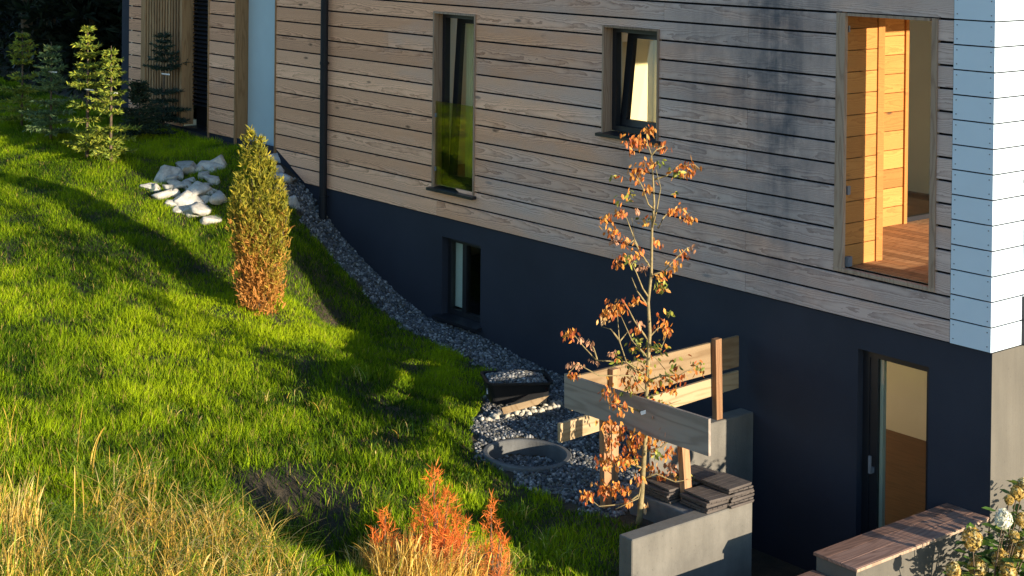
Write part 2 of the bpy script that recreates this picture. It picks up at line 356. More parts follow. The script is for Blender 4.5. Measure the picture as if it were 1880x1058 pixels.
def gz(x, y):
    x = np.asarray(x, float); y = np.asarray(y, float); sh = x.shape; x = x.ravel(); y = y.ravel()
    out = np.zeros(len(x))
    for i in range(0, len(x), 20000):
        q = np.c_[x[i:i+20000], y[i:i+20000]]
        z = np.c_[_phi(np.linalg.norm(q[:, None]-GP[None, :, :2], axis=2)), np.ones(len(q)), q] @ _W
        out[i:i+20000] = z
    far = sstep(13, 30, np.hypot(x+6, y+4)); out = np.clip(out*(1-far)+(-.10*x-1.3)*far, -9, 5)
    out += .018*np.sin(x*3.1+y*1.3)*np.sin(y*2.7-x*.7)*(1-far)
    out -= .15*sstep(.41, .36, np.hypot(x-RC[0], y-RC[1]))
    out -= .42*sstep(.85, .15, np.hypot((x-HOL[0])*.8, (y-HOL[1])*1.2))
    # the sunken yard beside the basement door
    wd = .05+1.6*sstep(-3.05, -4.6, y)
    pit = sstep(0, 1, (x+1.25)/wd)*(1-sstep(3, 5, x))
    pit = np.maximum(pit, sstep(-2.60, -2.54, x)*sstep(-1.6, -1.5, y)*(1-sstep(3, 5, x)))
    pit *= sstep(-6.5, -4.5, y)
    out = out*(1-pit)+np.minimum(out, -2.48)*pit
    return out.reshape(sh)
def hit(px, py):                                     # where a photo ray meets the ground
    t = np.linspace(9, 32, 700); q = CAM+t[:, None]*(at(px, py, 1)-CAM)
    i = np.argmax(q[:, 2] < gz(q[:, 0], q[:, 1])); return q[i]

gx = np.r_[-140, -90, -60, -45, -36, -30, -26, -23, -20, np.arange(-18, -4.0, .13), np.arange(-3.97, -3.02, .035), -2.95, -2.85, -2.75, -2.66, -2.60, -2.54, np.arange(-2.47, -1.35, .13), -1.3, -1.25, -1.2, -1.15, np.arange(-1, 3, .2), 3.5, 4.5, 6, 8, 11, 15, 20, 30, 45, 70, 120]
gy = np.r_[-120, -70, -45, -30, -22, -18, -15, -13, -12, np.arange(-11, -2.55, .13), np.arange(-2.5, -1.54, .035), -1.5, np.arange(-1.4, .5, .13), .7, 1.2, 2, 3, 5, 8, 12, 18, 26, 40, 70, 120]
GX, GY = np.meshgrid(gx, gy, indexing='ij'); GZ = gz(GX, GY)
# under the house the sheet stays below the cellar floor
inside = (GX > -15.0) & (GX < -.05) & (GY > .18) & (GY < 8.9); GZ = np.where(inside, np.minimum(GZ, -2.75), GZ)
idx = np.arange(GX.size).reshape(GX.shape)
fc = np.stack([idx[:-1, :-1], idx[1:, :-1], idx[1:, 1:], idx[:-1, 1:]], -1).reshape(-1, 4)
ground = rawmesh('ground', np.c_[GX.ravel(), GY.ravel(), GZ.ravel()], fc, None, M['soil'], smooth=True)
tag(ground, 'sloping garden ground of dark soil under the lawn', 'ground', kind='structure')

# ------------------------------------------------------------------ house
house = thing('house', (0, 0, -2.5), 'long house clad in weathered horizontal larch boards above a dark plaster base', 'house')
ZT = 5.6
OPEN = [(-7.37, -6.59, .35, 2.51), (-4.52, -3.72, 1.35, 2.51), (-1.56, -.53, .45, 2.80), (-11.90, -10.84, .22, 3.8), (-13.44, -12.64, .30, 3.8), (-14.73, -13.44, .50, 4.0)]
BOPEN = [(-7.20, -6.49, -1.20, -.235), (-1.31, -.59, -2.42, -.26)]
def holed(mb, x0, x1, z0, z1, y0, y1, ops):
    xs = sorted({x0, x1, *[c for o in ops for c in o[:2] if x0 < c < x1]})
    for a, b in zip(xs[:-1], xs[1:]):
        cuts = sorted([(max(o[2], z0), min(o[3], z1)) for o in ops if o[0] <= a and o[1] >= b])
        z = z0
        for c0, c1 in cuts:
            if c0 > z: mb.box(a, b, y0, y1, z, c0)
            z = max(z, c1)
        if z < z1: mb.box(a, b, y0, y1, z, z1)
def minus(x0, x1, cuts):
    seg = [(x0, x1)]
    for c0, c1 in cuts:
        seg = [q for a, b in seg for q in ((a, min(b, c0)), (max(a, c1), b)) if q[1]-q[0] > .02]
    return seg

mb = MB(); holed(mb, -15.15, -.39, .0, ZT, .04, .30, OPEN)               # masonry behind the boards and the other walls
mb.box(-15.15, -14.85, .30, 9, -2.7, ZT); mb.box(-14.85, 0, 8.7, 9, -2.7, ZT)
mb.build('wall', M['cream'], house)
mb = MB(); mb.box(-15.3, -9.2, .05, 9.2, ZT, ZT+.3); mb.box(-2.6, .05, .05, 9.2, ZT, ZT+.3); mb.box(-9.2, -2.6, 5, 9.2, ZT, ZT+.3); mb.build('roof', M['metal'], house)  # unseen gap above the front rooms, added to let sky light in
mb = MB(); holed(mb, -15.1, -.40, .42, ZT-.02, .034, .039, OPEN); holed(mb, -10.0, -.40, .0, .42, .034, .039, OPEN); mb.build('membrane', M['black'], house)
# base: anthracite plaster, higher at the left where the ground climbs
mb = MB(); holed(mb, -10.0, -.004, -2.7, -.004, .02, .30, BOPEN); mb.box(-15.10, -10.0, .02, .034, -.9, .41); mb.box(-15.10, -10.0, .034, .30, -.9, -.004)
mb.build('foundation_wall', M['plinth'], house)
mb = MB(); mb.box(-.30, .0, .30, 1.9, -2.7, -.004); mb.box(-.30, 0, 1.9, 4.6, -2.7, -1.9); mb.box(-.30, 0, 1.9, 4.6, -.35, -.004); mb.box(-.30, 0, 4.6, 9, -2.7, -.004); mb.box(-.004, .0, .02, .30, -2.7, -.004)  # unseen opening added in this wall to let sun into the cellar
mb.build('side_wall', M['beige'], house)
# larch boards
mb = MB(); H = .2
JO = [-2.58]
for k in range(0, 28):
    z0, z1 = k*H+.0105, (k+1)*H-.0105
    xl = -15.15 if k >= 2 else (-10.1 if k == 0 else -10.47)
    cuts = [(o[0]-.001, o[1]+.001) for o in OPEN if o[2] < z1-.01 and o[3] > z0+.01]
    RB = random.random()*10
    for o in OPEN:                                   # notched boards above and below openings
        for za, zb in ((z0, min(z1, o[2]-.002)), (max(z0, o[3]+.002), z1)):
            if zb-za > .012 and za < zb and o[2] < z1-.01 and o[3] > z0+.01 and z1-z0-(zb-za) > .01:
                mb.bid = RB; mb.box(o[0]-.001, o[1]+.001, 0, .024, za, zb)
    for a, b in minus(xl, -.385, cuts):
        xs = [a]
        x = a+random.uniform(2.5, 4.6)
        while x < b-.8: xs.append(x); x += random.uniform(3.2, 4.8)
        for j in JO:
            if a+.5 < j < b-.5 and k % 2 == 0: xs = [q for q in xs if abs(q-j) > .9 or q == a]+[j]
        xs = sorted(xs)+[b]
        for i, (c0, c1) in enumerate(zip(xs[:-1], xs[1:])):
            mb.newid()
            if any(abs(c0-o[1]) < .01 or abs(c1-o[0]) < .01 for o in OPEN) and len(xs) == 2: mb.bid = RB
            e0 = c0+(.0015 if i else 0); e1 = c1-(.0015 if i < len(xs)-2 else 0)
            # trim the top/bottom of boards that run past an opening edge
            za, zb = z0, z1
            dy = random.uniform(-.0015, .0015)
            prof = [(.024, za), (dy, za), (dy-.0, za+.004), (dy, zb-.004), (.004, zb), (.024, zb)]
            sl = .37 if (k < 2 and i == 0) else 0
            n = len(prof)
            P0 = [(e0-(q[1]-za)*sl/.188*1.0, q[0], q[1]) for q in prof]; P1 = [(e1, q[0], q[1]) for q in prof]
            mb.add(P0+P1, [list(range(n))[::-1], list(range(n, 2*n))]+[(q, (q+1) % n, (q+1) % n+n, q+n) for q in range(n)])

mb.build('cladding', M['larch'], house)
# white rain-screen panels wrapping the corner
mb = MB()
PH = .2155
for k in range(0, 26):
    z0, z1 = k*PH+.006, (k+1)*PH-.006
    mb.box(-.38, -.002, -.002, .010, z0, z1)
    if z0 < .45 or z0 > 2.88:
        for y0, y1 in ((.010, .442), (.450, 2.2), (2.208, 3.6), (3.6, 6), (6.01, 9)): mb.box(-.010, .0, y0, y1, z0, z1)
    else: mb.box(-.010, .0, .010, .445, z0, z1); mb.box(-.010, 0, .450, .53, z0, z1); mb.box(-.010, 0, 4.12, 6, z0, z1); mb.box(-.010, 0, 6.01, 9, z0, z1)
npanel = len(mb.f)
for k in range(0, 16):
    for zz in (k*PH+.05, (k+1)*PH-.045):
        for xx in (-.35, -.035):
            mb.tube([(xx, -.001, zz), (xx, -.006, zz)], .0055, 8)
wp = mb.build('white_panels', M['white'], house); wp.data.materials.append(M['rivet'])
wp.data.polygons.foreach_set('material_index', [0]*npanel+[1]*(len(mb.f)-npanel))
mb = MB(); mb.box(-.30, -.012, .30, .53, 0, ZT); mb.box(-.30, -.012, 4.12, 9, 0, ZT); mb.box(-.30, -.012, .53, 4.12, 0, .42); mb.box(-.30, -.012, .53, 4.12, 2.9, ZT); mb.box(-.385, -.012, .0105, .30, 0, ZT)
mb.build('gable_wall', M['black'], house)
mb = MB(); mb.tube([(.035, .485, .0), (.035, .485, 1.42)], .007, 8); mb.box(.0, .045, .47, .50, 1.40, 1.44); mb.box(.0, .03, .470, .50, .0, .42)
mb.build('thin_rod', M['metal'], house)
# downpipe
mb = MB(); mb.tube([(-9.57, -.075, -.55), (-9.57, -.075, 5.5)], .052, 20)
for z in (-.1, 1.7, 3.5): mb.tube([(-9.57, -.075, z-.02), (-9.57, -.075, z+.02)], .058, 20); mb.box(-9.58, -9.56, -.03, .01, z-.01, z+.01)
mb.build('downpipe', M['pipe'], house, smooth=False)
mb = MB(); mb.box(-15.62, -15.2, .12, .3, .2, 5.5); mb.build('corner_post', M['plinth'], house)

def lining(mb, x0, x1, z0, z1, d, t=.022, proud=.016, bottom=False):
    mb.newid(); mb.box(x0-t, x0, -proud, d, z0, z1+t)
    mb.newid(); mb.box(x1, x1+t, -proud, d, z0, z1+t)
    mb.newid(); mb.box(x0, x1, -proud, d, z1, z1+t)
    if bottom: mb.newid(); mb.box(x0-t, x1+t, -proud, d, z0-t, z0)
def ring(mb, x0, x1, y0, y1, z0, z1, wdt):
    mb.box(x0, x0+wdt, y0, y1, z0, z1); mb.box(x1-wdt, x1, y0, y1, z0, z1); mb.box(x0+wdt, x1-wdt, y0, y1, z1-wdt, z1); mb.box(x0+wdt, x1-wdt, y0, y1, z0, z0+wdt)
def tilted(mbs, x0, x1, z0, z1, y, tilt):
    """shear the sash inwards at the top (opened in tilt position)"""
    mbs.v = [(a, b+max(0, (c-z0))/(z1-z0)*tilt, c) for a, b, c in mbs.v]
def window(x0, x1, z0, z1, label, tilt=.13, guard=False):
    mb = MB(); t = .022
    lining(mb, x0+t, x1-t, z0, z1-t, .12)
    wo = tag(mb.build('window', M['trim'], house), label)
    mb = MB(); ring(mb, x0+t, x1-t, .122, .20, z0+.02, z1-t, .055); mb.build('frame', M['metal'], wo)
    mb = MB(); ring(mb, x0+.055, x1-.055, .205, .27, z0+.055, z1-.06, .085); tilted(mb, x0, x1, z0, z1, 0, tilt); mb.build('sash', M['metal'], wo)
    mb = MB(); mb.box(x0+.15, x1-.15, .235, .243, z0+.15, z1-.155); tilted(mb, x0, x1, z0, z1, 0, tilt); mb.build('pane', M['glass'], wo)
    mb = MB(); mb.prism([(-.075, z0-.036), (-.075, z0-.004), (.12, z0+.012), (.12, z0-.03)], 'X', x0-.035, x1+.035); mb.build('sill', M['metal'], wo)
    if guard:
        mb = MB(); mb.box(x0+t+.004, x1-t-.004, .018, .032, z0+.035, z0+1.06); mb.build('guard_glass', M['guard'], wo)
        for z in (z0+.2, z0+.86):
            for x in (x0+t, x1-t-.02): mb = MB(); mb.box(x, x+.02, .008, .042, z, z+.05); mb.build('clamp', M['rivet'], wo)
    return wo
window(-7.37, -6.59, .35, 2.51, 'tall narrow tilted window with a green tinted guard pane in its lower half', guard=True)
window(-4.52, -3.72, 1.35, 2.51, 'short tilted window showing a sunlit white room behind it')

mb = MB()
cv = [(-7.26+.26*i/24, .43+.016*math.sin(i*1.5), z) for z in (.42, 2.46) for i in range(25)]
mb.add(cv, [(i, i+1, i+26, i+25) for i in range(24)])
mb.build('curtain', M['cream'], house)
# cellar window and cellar door
x0, x1, z0, z1 = BOPEN[0]
mb = MB(); ring(mb, x0, x1, .12, .19, z0+.02, z1, .06); mb.box(x0+.27, x0+.34, .12, .19, z0+.08, z1-.06)
cw = tag(mb.build('window', M['metal'], house), 'small cellar window with a white strip and black reveal')
mb = MB(); mb.box(x0+.06, x0+.27, .150, .158, z0+.08, z1-.06); mb.box(x0+.34, x1-.06, .150, .158, z0+.08, z1-.06); mb.build('pane', M['glass'], cw)
mb = MB(); mb.box(x0+.02, x0+.265, .20, .215, z0+.10, z1-.07); mb.build('roller_blind', M['white'], cw)
mb = MB(); mb.prism([(-.08, z0-.03), (-.08, z0), (.12, z0+.018), (.12, z0-.03)], 'X', x0-.05, x1+.03); mb.build('sill', M['metal'], cw)
mb = MB(); mb.box(x0+.42, x1-.02, .30, .8, z0-.02, z0+.0); mb.box(x0, x1, .8, .82, z0-.3, z1+.2); mb.build('dark_recess', M['black'], cw)
x0, x1, z0, z1 = BOPEN[1]
mb = MB(); ring(mb, x0, x1, .10, .18, z0, z1, .07); mb.box(x0+.07, x0+.15, .11, .24, z0+.07, z1-.07)
cd = tag(mb.build('door', M['metal'], house), 'glazed cellar door with a dark frame and brown floor behind')
mb = MB(); mb.box(x0+.15, x1-.07, .135, .143, z0+.07, z1-.07); mb.build('pane', M['doorglass'], cd)
mb = MB(); mb.box(x0+.10, x0+.125, .06, .11, -1.38, -1.33); mb.box(x0+.10, x0+.125, .05, .065, -1.38, -1.22); mb.build('handle', M['rivet'], cd)
mb = MB(); mb.box(x0+.152, x0+.185, .145, .19, z0+.07, z1-.07); mb.build('seal', M['whiteplaster'], cd)

# glazed loggia: opening in the front, open gable side, gold larch inside
mb = MB()
ZL = 2.90
mb.newid(); mb.box(-1.56, -1.465, -.016, .025, .45, 2.8); mb.newid(); mb.box(-.585, -.53, -.016, .10, .45, 2.8)
mb.newid(); mb.box(-1.465, -.60, -.016, .10, 2.775, 2.80); mb.newid(); mb.box(-1.56, -.53, -.02, .10, .42, .45)
lg = tag(mb.build('loggia', M['trim'], house), 'tall corner loggia opening lined with sunlit golden larch')
mb = MB()
for k in range(13):
    z0, z1 = .45+k*.2+.004, min(.45+(k+1)*.2-.004, ZL)
    mb.newid(); mb.box(-1.53, -1.48, .027, .50, z0, z1)
    mb.newid(); mb.box(-2.50, -2.42, .66, 2.34, z0, z1)
    mb.newid(); mb.box(-2.42, -1.64, .60, .655, z0, z1)
mb.build('inner_boards', M['gold'], lg)
mb = MB(); mb.newid(); mb.box(-1.57, -1.465, .502, .60, .45, ZL); mb.build('trim_post', M['gold'], lg)
mb = MB(); mb.newid(); mb.box(-2.50, -2.40, 2.345, 2.40, .45, ZL); mb.build('trim_post', M['gold'], lg)
mb = MB(); mb.box(-2.60, -2.505, .3, 2.40, .42, ZL); mb.box(-1.62, -1.54, .045, .59, .42, ZL); mb.box(-2.5, -1.70, .31, .595, .42, ZL); mb.build('loggia_wall', M['black'], lg)
mb = MB()
y = .105
while y < 4.12:
    mb.newid(); mb.box(-2.44, -.30, y, min(y+.135, 4.13), .425, .452); y += .142
mb.build('deck', M['deck'], lg)
mb = MB(); mb.box(-2.6, -.30, .045, 4.2, ZL, ZL+.05); mb.build('soffit', M['gold'], lg)
mb = MB(); mb.box(-2.44, -.31, 4.14, 4.19, .42, ZL); mb.build('rear_wall', M['cream'], lg)
mb = MB(); y0, y1 = 2.41, 4.12
for a, b in ((y0, y0+.03), (y1-.06, y1)): mb.box(-2.50, -2.44, a, b, .452, ZL)
mb.box(-2.50, -2.44, y0+.03, y1-.06, .452, .50)
gd = mb.build('glass_door', M['metal'], lg)
mb = MB(); mb.box(-2.475, -2.467, y0+.03, y1-.06, .50, ZL); mb.build('pane', M['doorglass'], gd)
for q in ((-1.478, -1.470, .05, .07, 2.62, 2.68), (-1.478, -1.46, .05, .09, 1.12, 1.20), (-1.478, -1.44, .04, .10, .46, .55)): mb = MB(); mb.box(*q); mb.build('bracket', M['rivet'], lg)

# white plaster niche and its larch reveal
mb = MB(); mb.box(-11.9, -10.84, .21, .25, .2, 3.9); mb.build('niche_panel', M['whiteplaster'], house)
mb = MB(); mb.newid(); mb.box(-11.915, -11.88, -.012, .209, .2, 3.9); mb.newid(); mb.box(-10.86, -10.835, -.012, .209, .25, 3.9); mb.build('niche_lining', M['slat'], house)
# louvred dark window and slatted shutter
mb = MB(); mb.box(-13.43, -12.65, .26, .30, .3, 3.9); sb_ = mb; bl = tag(mb.build('blind', M['black'], house), 'dark recess closed by a black venetian blind')
mb = MB()
for i in range(46):
    z = .75+i*.065; mb.add([(-13.40, .16, z), (-12.66, .16, z), (-12.66, .20, z+.03), (-13.40, .20, z+.03)], [(0, 1, 2, 3)]); mb.add([(-13.40, .158, z-.003), (-12.66, .158, z-.003), (-12.66, .198, z+.027), (-13.40, .198, z+.027)], [(3, 2, 1, 0)])
mb.build('blind_slats', M['metal'], bl)
mb = MB(); mb.newid(); mb.box(-12.665, -12.645, -.012, .16, .3, 3.9); mb.newid(); mb.box(-14.73, -14.58, -.012, .10, .5, 4.0); mb.newid(); mb.box(-13.475, -13.425, -.016, .20, .44, 4.0)
sh = tag(mb.build('shutter', M['slat'], house), 'tall shutter of narrow vertical larch slats')
mb = MB(); x = -14.56
while x < -13.52: mb.newid(); mb.box(x, x+.042, .0, .018, .48, 4.0); x += .086
mb.build('slats', M['slat'], sh)
mb = MB(); mb.box(-14.58, -13.48, .10, .12, .48, 4.0); mb.build('shutter_backing', M['black'], sh)

mb = MB(); mb.box(-13.42, -12.668, -.002, .259, .404, .42); mb.build('recess_sill', M['metal'], house)
# rooms seen through the glass
mb = MB()
mb.box(-14.85, -2.61, .30, 8.7, .05, .40); mb.box(-2.61, -.3, .3, 8.7, .05, .41); mb.box(-14.85, -8.25, .3, 8.7, 2.96, 3.1); mb.box(-6.65, -6.3, .3, 8.7, 2.96, 3.1); mb.box(-2.75, -.3, .3, 8.7, 2.96, 3.1); mb.box(-6.3, -2.75, .3, 1.2, 2.96, 3.1); mb.box(-6.3, -2.75, 4.3, 8.7, 2.96, 3.1); mb.box(-8.25, -6.65, 3.9, 8.7, 2.96, 3.1)  # ceiling gaps added so sky light reaches the front rooms
mb.build('floor_slab', M['parquet'], house)
mb = MB(); mb.box(-6.6, -6.5, .30, 1.95, .4, 2.96); mb.box(-6.6, -6.5, 1.95, 2.5, 2.1, 2.96); mb.box(-6.6, -6.5, 2.5, 5, .4, 2.96); mb.box(-6.5, -2.5, 4.5, 4.6, .4, 2.96); mb.box(-6.5, -5.9, 2.97, 4.5, .4, 2.96); mb.box(-9.0, -8.3, .30, 4, .4, 2.96); mb.box(-8.3, -6.6, 3.9, 4, .4, 2.96)  # doorway gap added to pass sun on and brighten the next room
mb.build('partition_wall', M['cream'], house)
mb = MB(); mb.box(-5.2, -5.0, .3, 5, -2.7, .05); mb.box(-5.0, -.3, 4.15, 4.3, -2.44, .05); mb.build('cellar_wall', M['ochre'], house)
mb = MB(); mb.box(-5.0, -.3, .31, 4.15, -2.6, -2.44); mb.build('cellar_floor', M['parquet'], house)

# ------------------------------------------------------------------ yard walls and benches
def wall_thing(name, boxes, mat, label, cat, loc, ch=.008):
    t = MB()
    for b in boxes: t.cbox(*b, ch)
    o = t.build(name, mat); return tag(o, label, cat)
wall_thing('concrete_wall', [(-1.295, -1.15, -3.10, -1.64, -2.6, -1.255)], M['concrete'], 'low free concrete wall with black tiles stacked on its right end', 'wall', None)
wall_thing('concrete_wall', [(-2.63, -2.47, -1.45, .015, -2.7, -1.145)], M['concrete'], 'concrete wall butting the dark house base under the plank railing', 'wall', None)
wall_thing('concrete_landing', [(-1.93, -1.297, -2.30, -1.63, -2.6, -1.265)], M['concrete_old'], 'dark concrete landing below the tile stacks', 'landing', None)
for (y0, y1, z1, x0, lab) in ((-1.83, .0, -1.39, -.40, 'upper garden bench wall with wood top ending at the house corner'), (-3.6, -1.832, -1.53, -.40, 'lower garden bench wall with wood top at the bottom edge')):
    b = thing('bench_wall', (-.2, (y0+y1)/2, -2.5), lab, 'bench')
    t = MB(); t.box(x0+.02, -.012, y0+.015, y1+(.018 if y1 == 0 else 0), -2.7, z1-.028); t.build('wall_body', M['beige'], b)
    t = MB()
    for i in range(3): t.newid(); xx = x0+i*(.398/3); t.cbox(xx, xx+.398/3-.003, y0, y1+(.016 if y1 == 0 else 0), z1-.026, z1, .003)
    t.build('wood_top', M['cap'], b)
    t = MB(); t.box(-.002, .004, y0, y1, z1-.026, z1-.002); t.build('edge_strip', M['trim'], b)

# plank railing round the stair well
fr = thing('plank_railing', (-2.7, -2.2, -1.4), 'makeshift railing of raw spruce planks around the cellar stair', 'railing')
def plank(a, b, th, h, mat, name='plank'):
    t = MB(); t.newid(); t.bar(a, b, th, h); return t.build(name, M[mat], fr)
plank((-2.58, -2.37, -.585), (-2.58, -.10, -.555), .028, .30, 'plank')
plank((-2.58, -2.51, -.91), (-2.58, -.10, -.83), .028, .17, 'plank')
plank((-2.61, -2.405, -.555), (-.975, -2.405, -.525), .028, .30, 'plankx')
def batten(a, b): t = MB(); t.newid(); t.bar(a, b, .055, .085, up=(0, 1, 0)); t.build('post', M['post'], fr)
batten((-2.535, -.44, -1.15), (-2.535, -.47, -.37)); batten((-2.535, -1.87, -1.46), (-2.535, -1.87, -.43))
batten((-2.145, -2.36, -1.46), (-2.175, -2.36, -.53)); batten((-1.468, -2.10, -1.262), (-1.53, -2.10, -.66))

# stacks of grooved deck tiles
def tile(x, y, z, rz, label, k):
    t = MB()
    for i in range(5): t.cbox(-.148+i*.0597, -.148+i*.0597+.056, -.148, .148, .006, .021, .002)
    for i in range(4): t.box(-.145+i*.088, -.145+i*.088+.026, -.140, .140, .0, .0055)
    o = t.build('deck_tile', M['tile']); o.location = (x, y, z); o.rotation_euler = (0, 0, rz)
    return tag(o, label, 'deck tile', 'grooved deck tiles stacked on the yard wall')
stacks = [(-1.305, -2.055, -1.255, 5, 'front tile stack on the wall'), (-1.28, -1.79, -1.255, 7, 'rear tile stack at the wall end'), (-1.665, -2.12, -1.262, 5, 'tile stack behind the leaning post'), (-1.64, -1.80, -1.262, 6, 'tile stack nearest the house wall')]
for sx_, sy_, sz_, n, lab in stacks:
    for k in range(n):
        j = .012 if k < n-1 else .03
        tile(sx_+random.uniform(-j, j), sy_+random.uniform(-j, j), sz_+k*.0235, (math.pi/2 if k % 2 else 0)+random.uniform(-.05, .05)*(3 if k == n-1 else 1),
             ('topmost grooved dark tile of the ' if k == n-1 else 'bottom grooved dark tile of the ' if k == 0 else 'dark grooved tile inside the ')+lab, k)

# mortar tub full of gravel, board below it
tb = thing('mortar_tub', (-4.48, -1.18, -1.40), 'black plastic mortar tub heaped with grey gravel beside the plank railing', 'tub')
A = at(893, 716, 15.95); B_ = at(1010, 688, 16.0)
ax_ = np.array([B_[0]-A[0], B_[1]-A[1], 0]); Lt = np.linalg.norm(ax_); ax_ /= Lt; sd_ = np.array([-ax_[1], ax_[0], 0]); TC = np.array([(A[0]+B_[0])/2, (A[1]+B_[1])/2, 0])+sd_*.10
ZB, ZTB = -1.35, -1.12
b = bmesh.new()
def loop(hl, hw, z, n=6):
    vs_ = []
    for cx, cy, a0 in ((1, 1, 0), (-1, 1, 90), (-1, -1, 180), (1, -1, 270)):
        for i in range(n):
            a = rad(a0+90*i/(n-1)); r = .07
            q = TC+ax_*(cx*(hl-r)+r*math.cos(a))+sd_*(cy*(hw-r)+r*math.sin(a)); vs_.append(b.verts.new((q[0], q[1], z)))
    return vs_
ls = [loop(Lt/2*.88, .17, ZB), loop(Lt/2, .215, ZTB-.02), loop(Lt/2+.018, .233, ZTB-.02), loop(Lt/2+.018, .233, ZTB), loop(Lt/2-.008, .207, ZTB), loop(Lt/2*.88-.01, .165, ZB+.02)]
for p_, q_ in zip(ls[:-1], ls[1:]):
    for i in range(len(p_)): b.faces.new((p_[i], p_[(i+1) % len(p_)], q_[(i+1) % len(p_)], q_[i]))
b.faces.new(ls[0][::-1]); b.faces.new(ls[-1]); t = MB(); t.bm(b); t.build('tub_shell', M['tub'], tb)
t = MB(); q = TC-ax_*(Lt/2-.02)-sd_*.02; t.tube([q+np.array([0, 0, ZTB-.1])-sd_*.03, q+np.array([0, 0, ZTB-.16])-sd_*.03], .008, 6); t.build('clip', M['tag'], tb)
t = MB(); t.newid(); fr_ = [at(925, 761, 15.62), at(988, 743, 15.66), at(1009, 726, 15.70), at(921, 749, 15.66)]; bk = [q+FW*.025 for q in fr_]
t.add(fr_+bk, [(0, 1, 2, 3), (7, 6, 5, 4), (0, 4, 5, 1), (1, 5, 6, 2), (2, 6, 7, 3), (3, 7, 4, 0)])
tag(t.build('wood_board', M['plank']), 'sunlit pale board lying against the black mortar tub', 'board')

# manhole ring
t = MB(); n = 64; zt, zb = -1.44, -1.75
prof = [(ri, zb), (ri, zt-.012), (ri+.012, zt), (ro-.012, zt), (ro, zt-.012), (ro, zb)]
vs_ = [(RC[0]+r*math.cos(2*math.pi*k/n), RC[1]+r*math.sin(2*math.pi*k/n), z) for k in range(n) for r, z in prof]
t.add(vs_, [(k*6+i, k*6+i+1, ((k+1) % n)*6+i+1, ((k+1) % n)*6+i) for k in range(n) for i in range(5)])
tag(t.build('manhole_ring', M['concrete_old'], smooth=False), 'grey concrete manhole ring sunk in the gravel', 'manhole ring')

# ------------------------------------------------------------------ gravel
ib = bmesh.new(); bmesh.ops.create_icosphere(ib, subdivisions=1, radius=1); IV = np.array([v.co[:] for v in ib.verts]); IF = np.array([[v.index for v in f.verts] for f in ib.faces]); ib.free()
ib = bmesh.new(); bmesh.ops.create_icosphere(ib, subdivisions=3, radius=1); RV = np.array([v.co[:] for v in ib.verts]); RF = np.array([[v.index for v in f.verts] for f in ib.faces]); ib.free()
STRIPX = [-10.4, -9.42, -8.79, -7.75, -7.11, -5.93, -5.29, -4.9, -4.3, -3.8, -3.2, -2.78]
STRIPY = [-.38, -.52, -.52, -.54, -.56, -.60, -.70, -1.32, -2.0, -2.42, -2.5, -2.45]
def gravel_edge(x): return np.interp(x, STRIPX, STRIPY)
def pebbles(name, x, y, z, smin, smax, pal, label, cat, parent=None):
    n = len(x); s = rng.uniform(smin, smax, n)
    X = frames(rng.normal(size=(n, 3)))*(s[:, None]*rng.uniform(.6, 1.2, (n, 3)))[:, None, :]
    c = np.array(pal)[rng.integers(0, len(pal), n)]*rng.uniform(.6, 1.25, (n, 1))
    jit = IV*rng.uniform(.85, 1.15, IV.shape)
    o = swarm(name, jit, IF, X, np.c_[x, y, z+s*.25], c, M['pebble'], parent)
    return tag(o, label, cat, kind='stuff')
PAL = [(.10, .105, .115), (.15, .15, .155), (.28, .28, .27), (.055, .06, .065), (.12, .115, .10)]
x = rng.uniform(-10.4, -1.95, 52000); y = rng.uniform(-2.6, .02, 52000)
wig = .05*np.sin(x*9)+.04*np.sin(x*23+1)
k = (y > gravel_edge(x)+wig) & (x > -10.3+rng.uniform(0, .3, len(x)))
k &= ~((x > -2.5) & (y > -1.62))
k &= ~((np.hypot(x-RC[0], y-RC[1]) < ro+.01) & (np.hypot(x-RC[0], y-RC[1]) > ri-.01))
x, y = x[k], y[k]; z = gz(x, y); 
pebbles('gravel', x, y, z, .010, .025, PAL, 'grey gravel strip along the house base and around the manhole', 'gravel')
n = 900; u = rng.uniform(-1, 1, n); v = rng.uniform(-1, 1, n)
q = TC+u[:, None]*ax_*(Lt/2-.04)+v[:, None]*sd_*.17
pebbles('tub_gravel', q[:, 0], q[:, 1], ZTB-.03+.07*np.maximum(0, 1-u*u)*np.maximum(0, 1-v*v)+.02*rng.normal(size=n)*0, .012, .026, PAL, 'gravel heaped inside the black mortar tub', 'gravel')
# bed filling below the tub pebbles
t = MB(); g_ = 9
gv = [tuple(TC+ax_*(Lt/2-.03)*(2*i/g_-1)+sd_*.185*(2*j/g_-1)+np.array([0, 0, ZTB-.05+.07*(1-(2*i/g_-1)**2)*(1-(2*j/g_-1)**2)])) for i in range(g_+1) for j in range(g_+1)]
t.add(gv, [(i*(g_+1)+j, (i+1)*(g_+1)+j, (i+1)*(g_+1)+j+1, i*(g_+1)+j+1) for i in range(g_) for j in range(g_)]); t.build('fill', M['concrete_old'], tb)
# coarse cream stones catching the sun in front of the tub
px = np.r_[rng.uniform(930, 1030, 60), rng.uniform(1040, 1082, 14), rng.uniform(870, 915, 12)]; py = np.r_[np.interp(px[:60], [930, 1030], [768, 748]), np.interp(px[60:74], [1040, 1082], [742, 756]), np.full(12, 772)]+rng.normal(size=86)*3
h_ = np.array([hit(a, c) for a, c in zip(px, py)])
pebbles('coarse_stones', h_[:, 0], h_[:, 1], gz(h_[:, 0], h_[:, 1])+.015, .022, .045, [(.46, .42, .33), (.40, .36, .29), (.50, .46, .38)], 'cream stones lying in a row before the mortar tub', 'gravel')

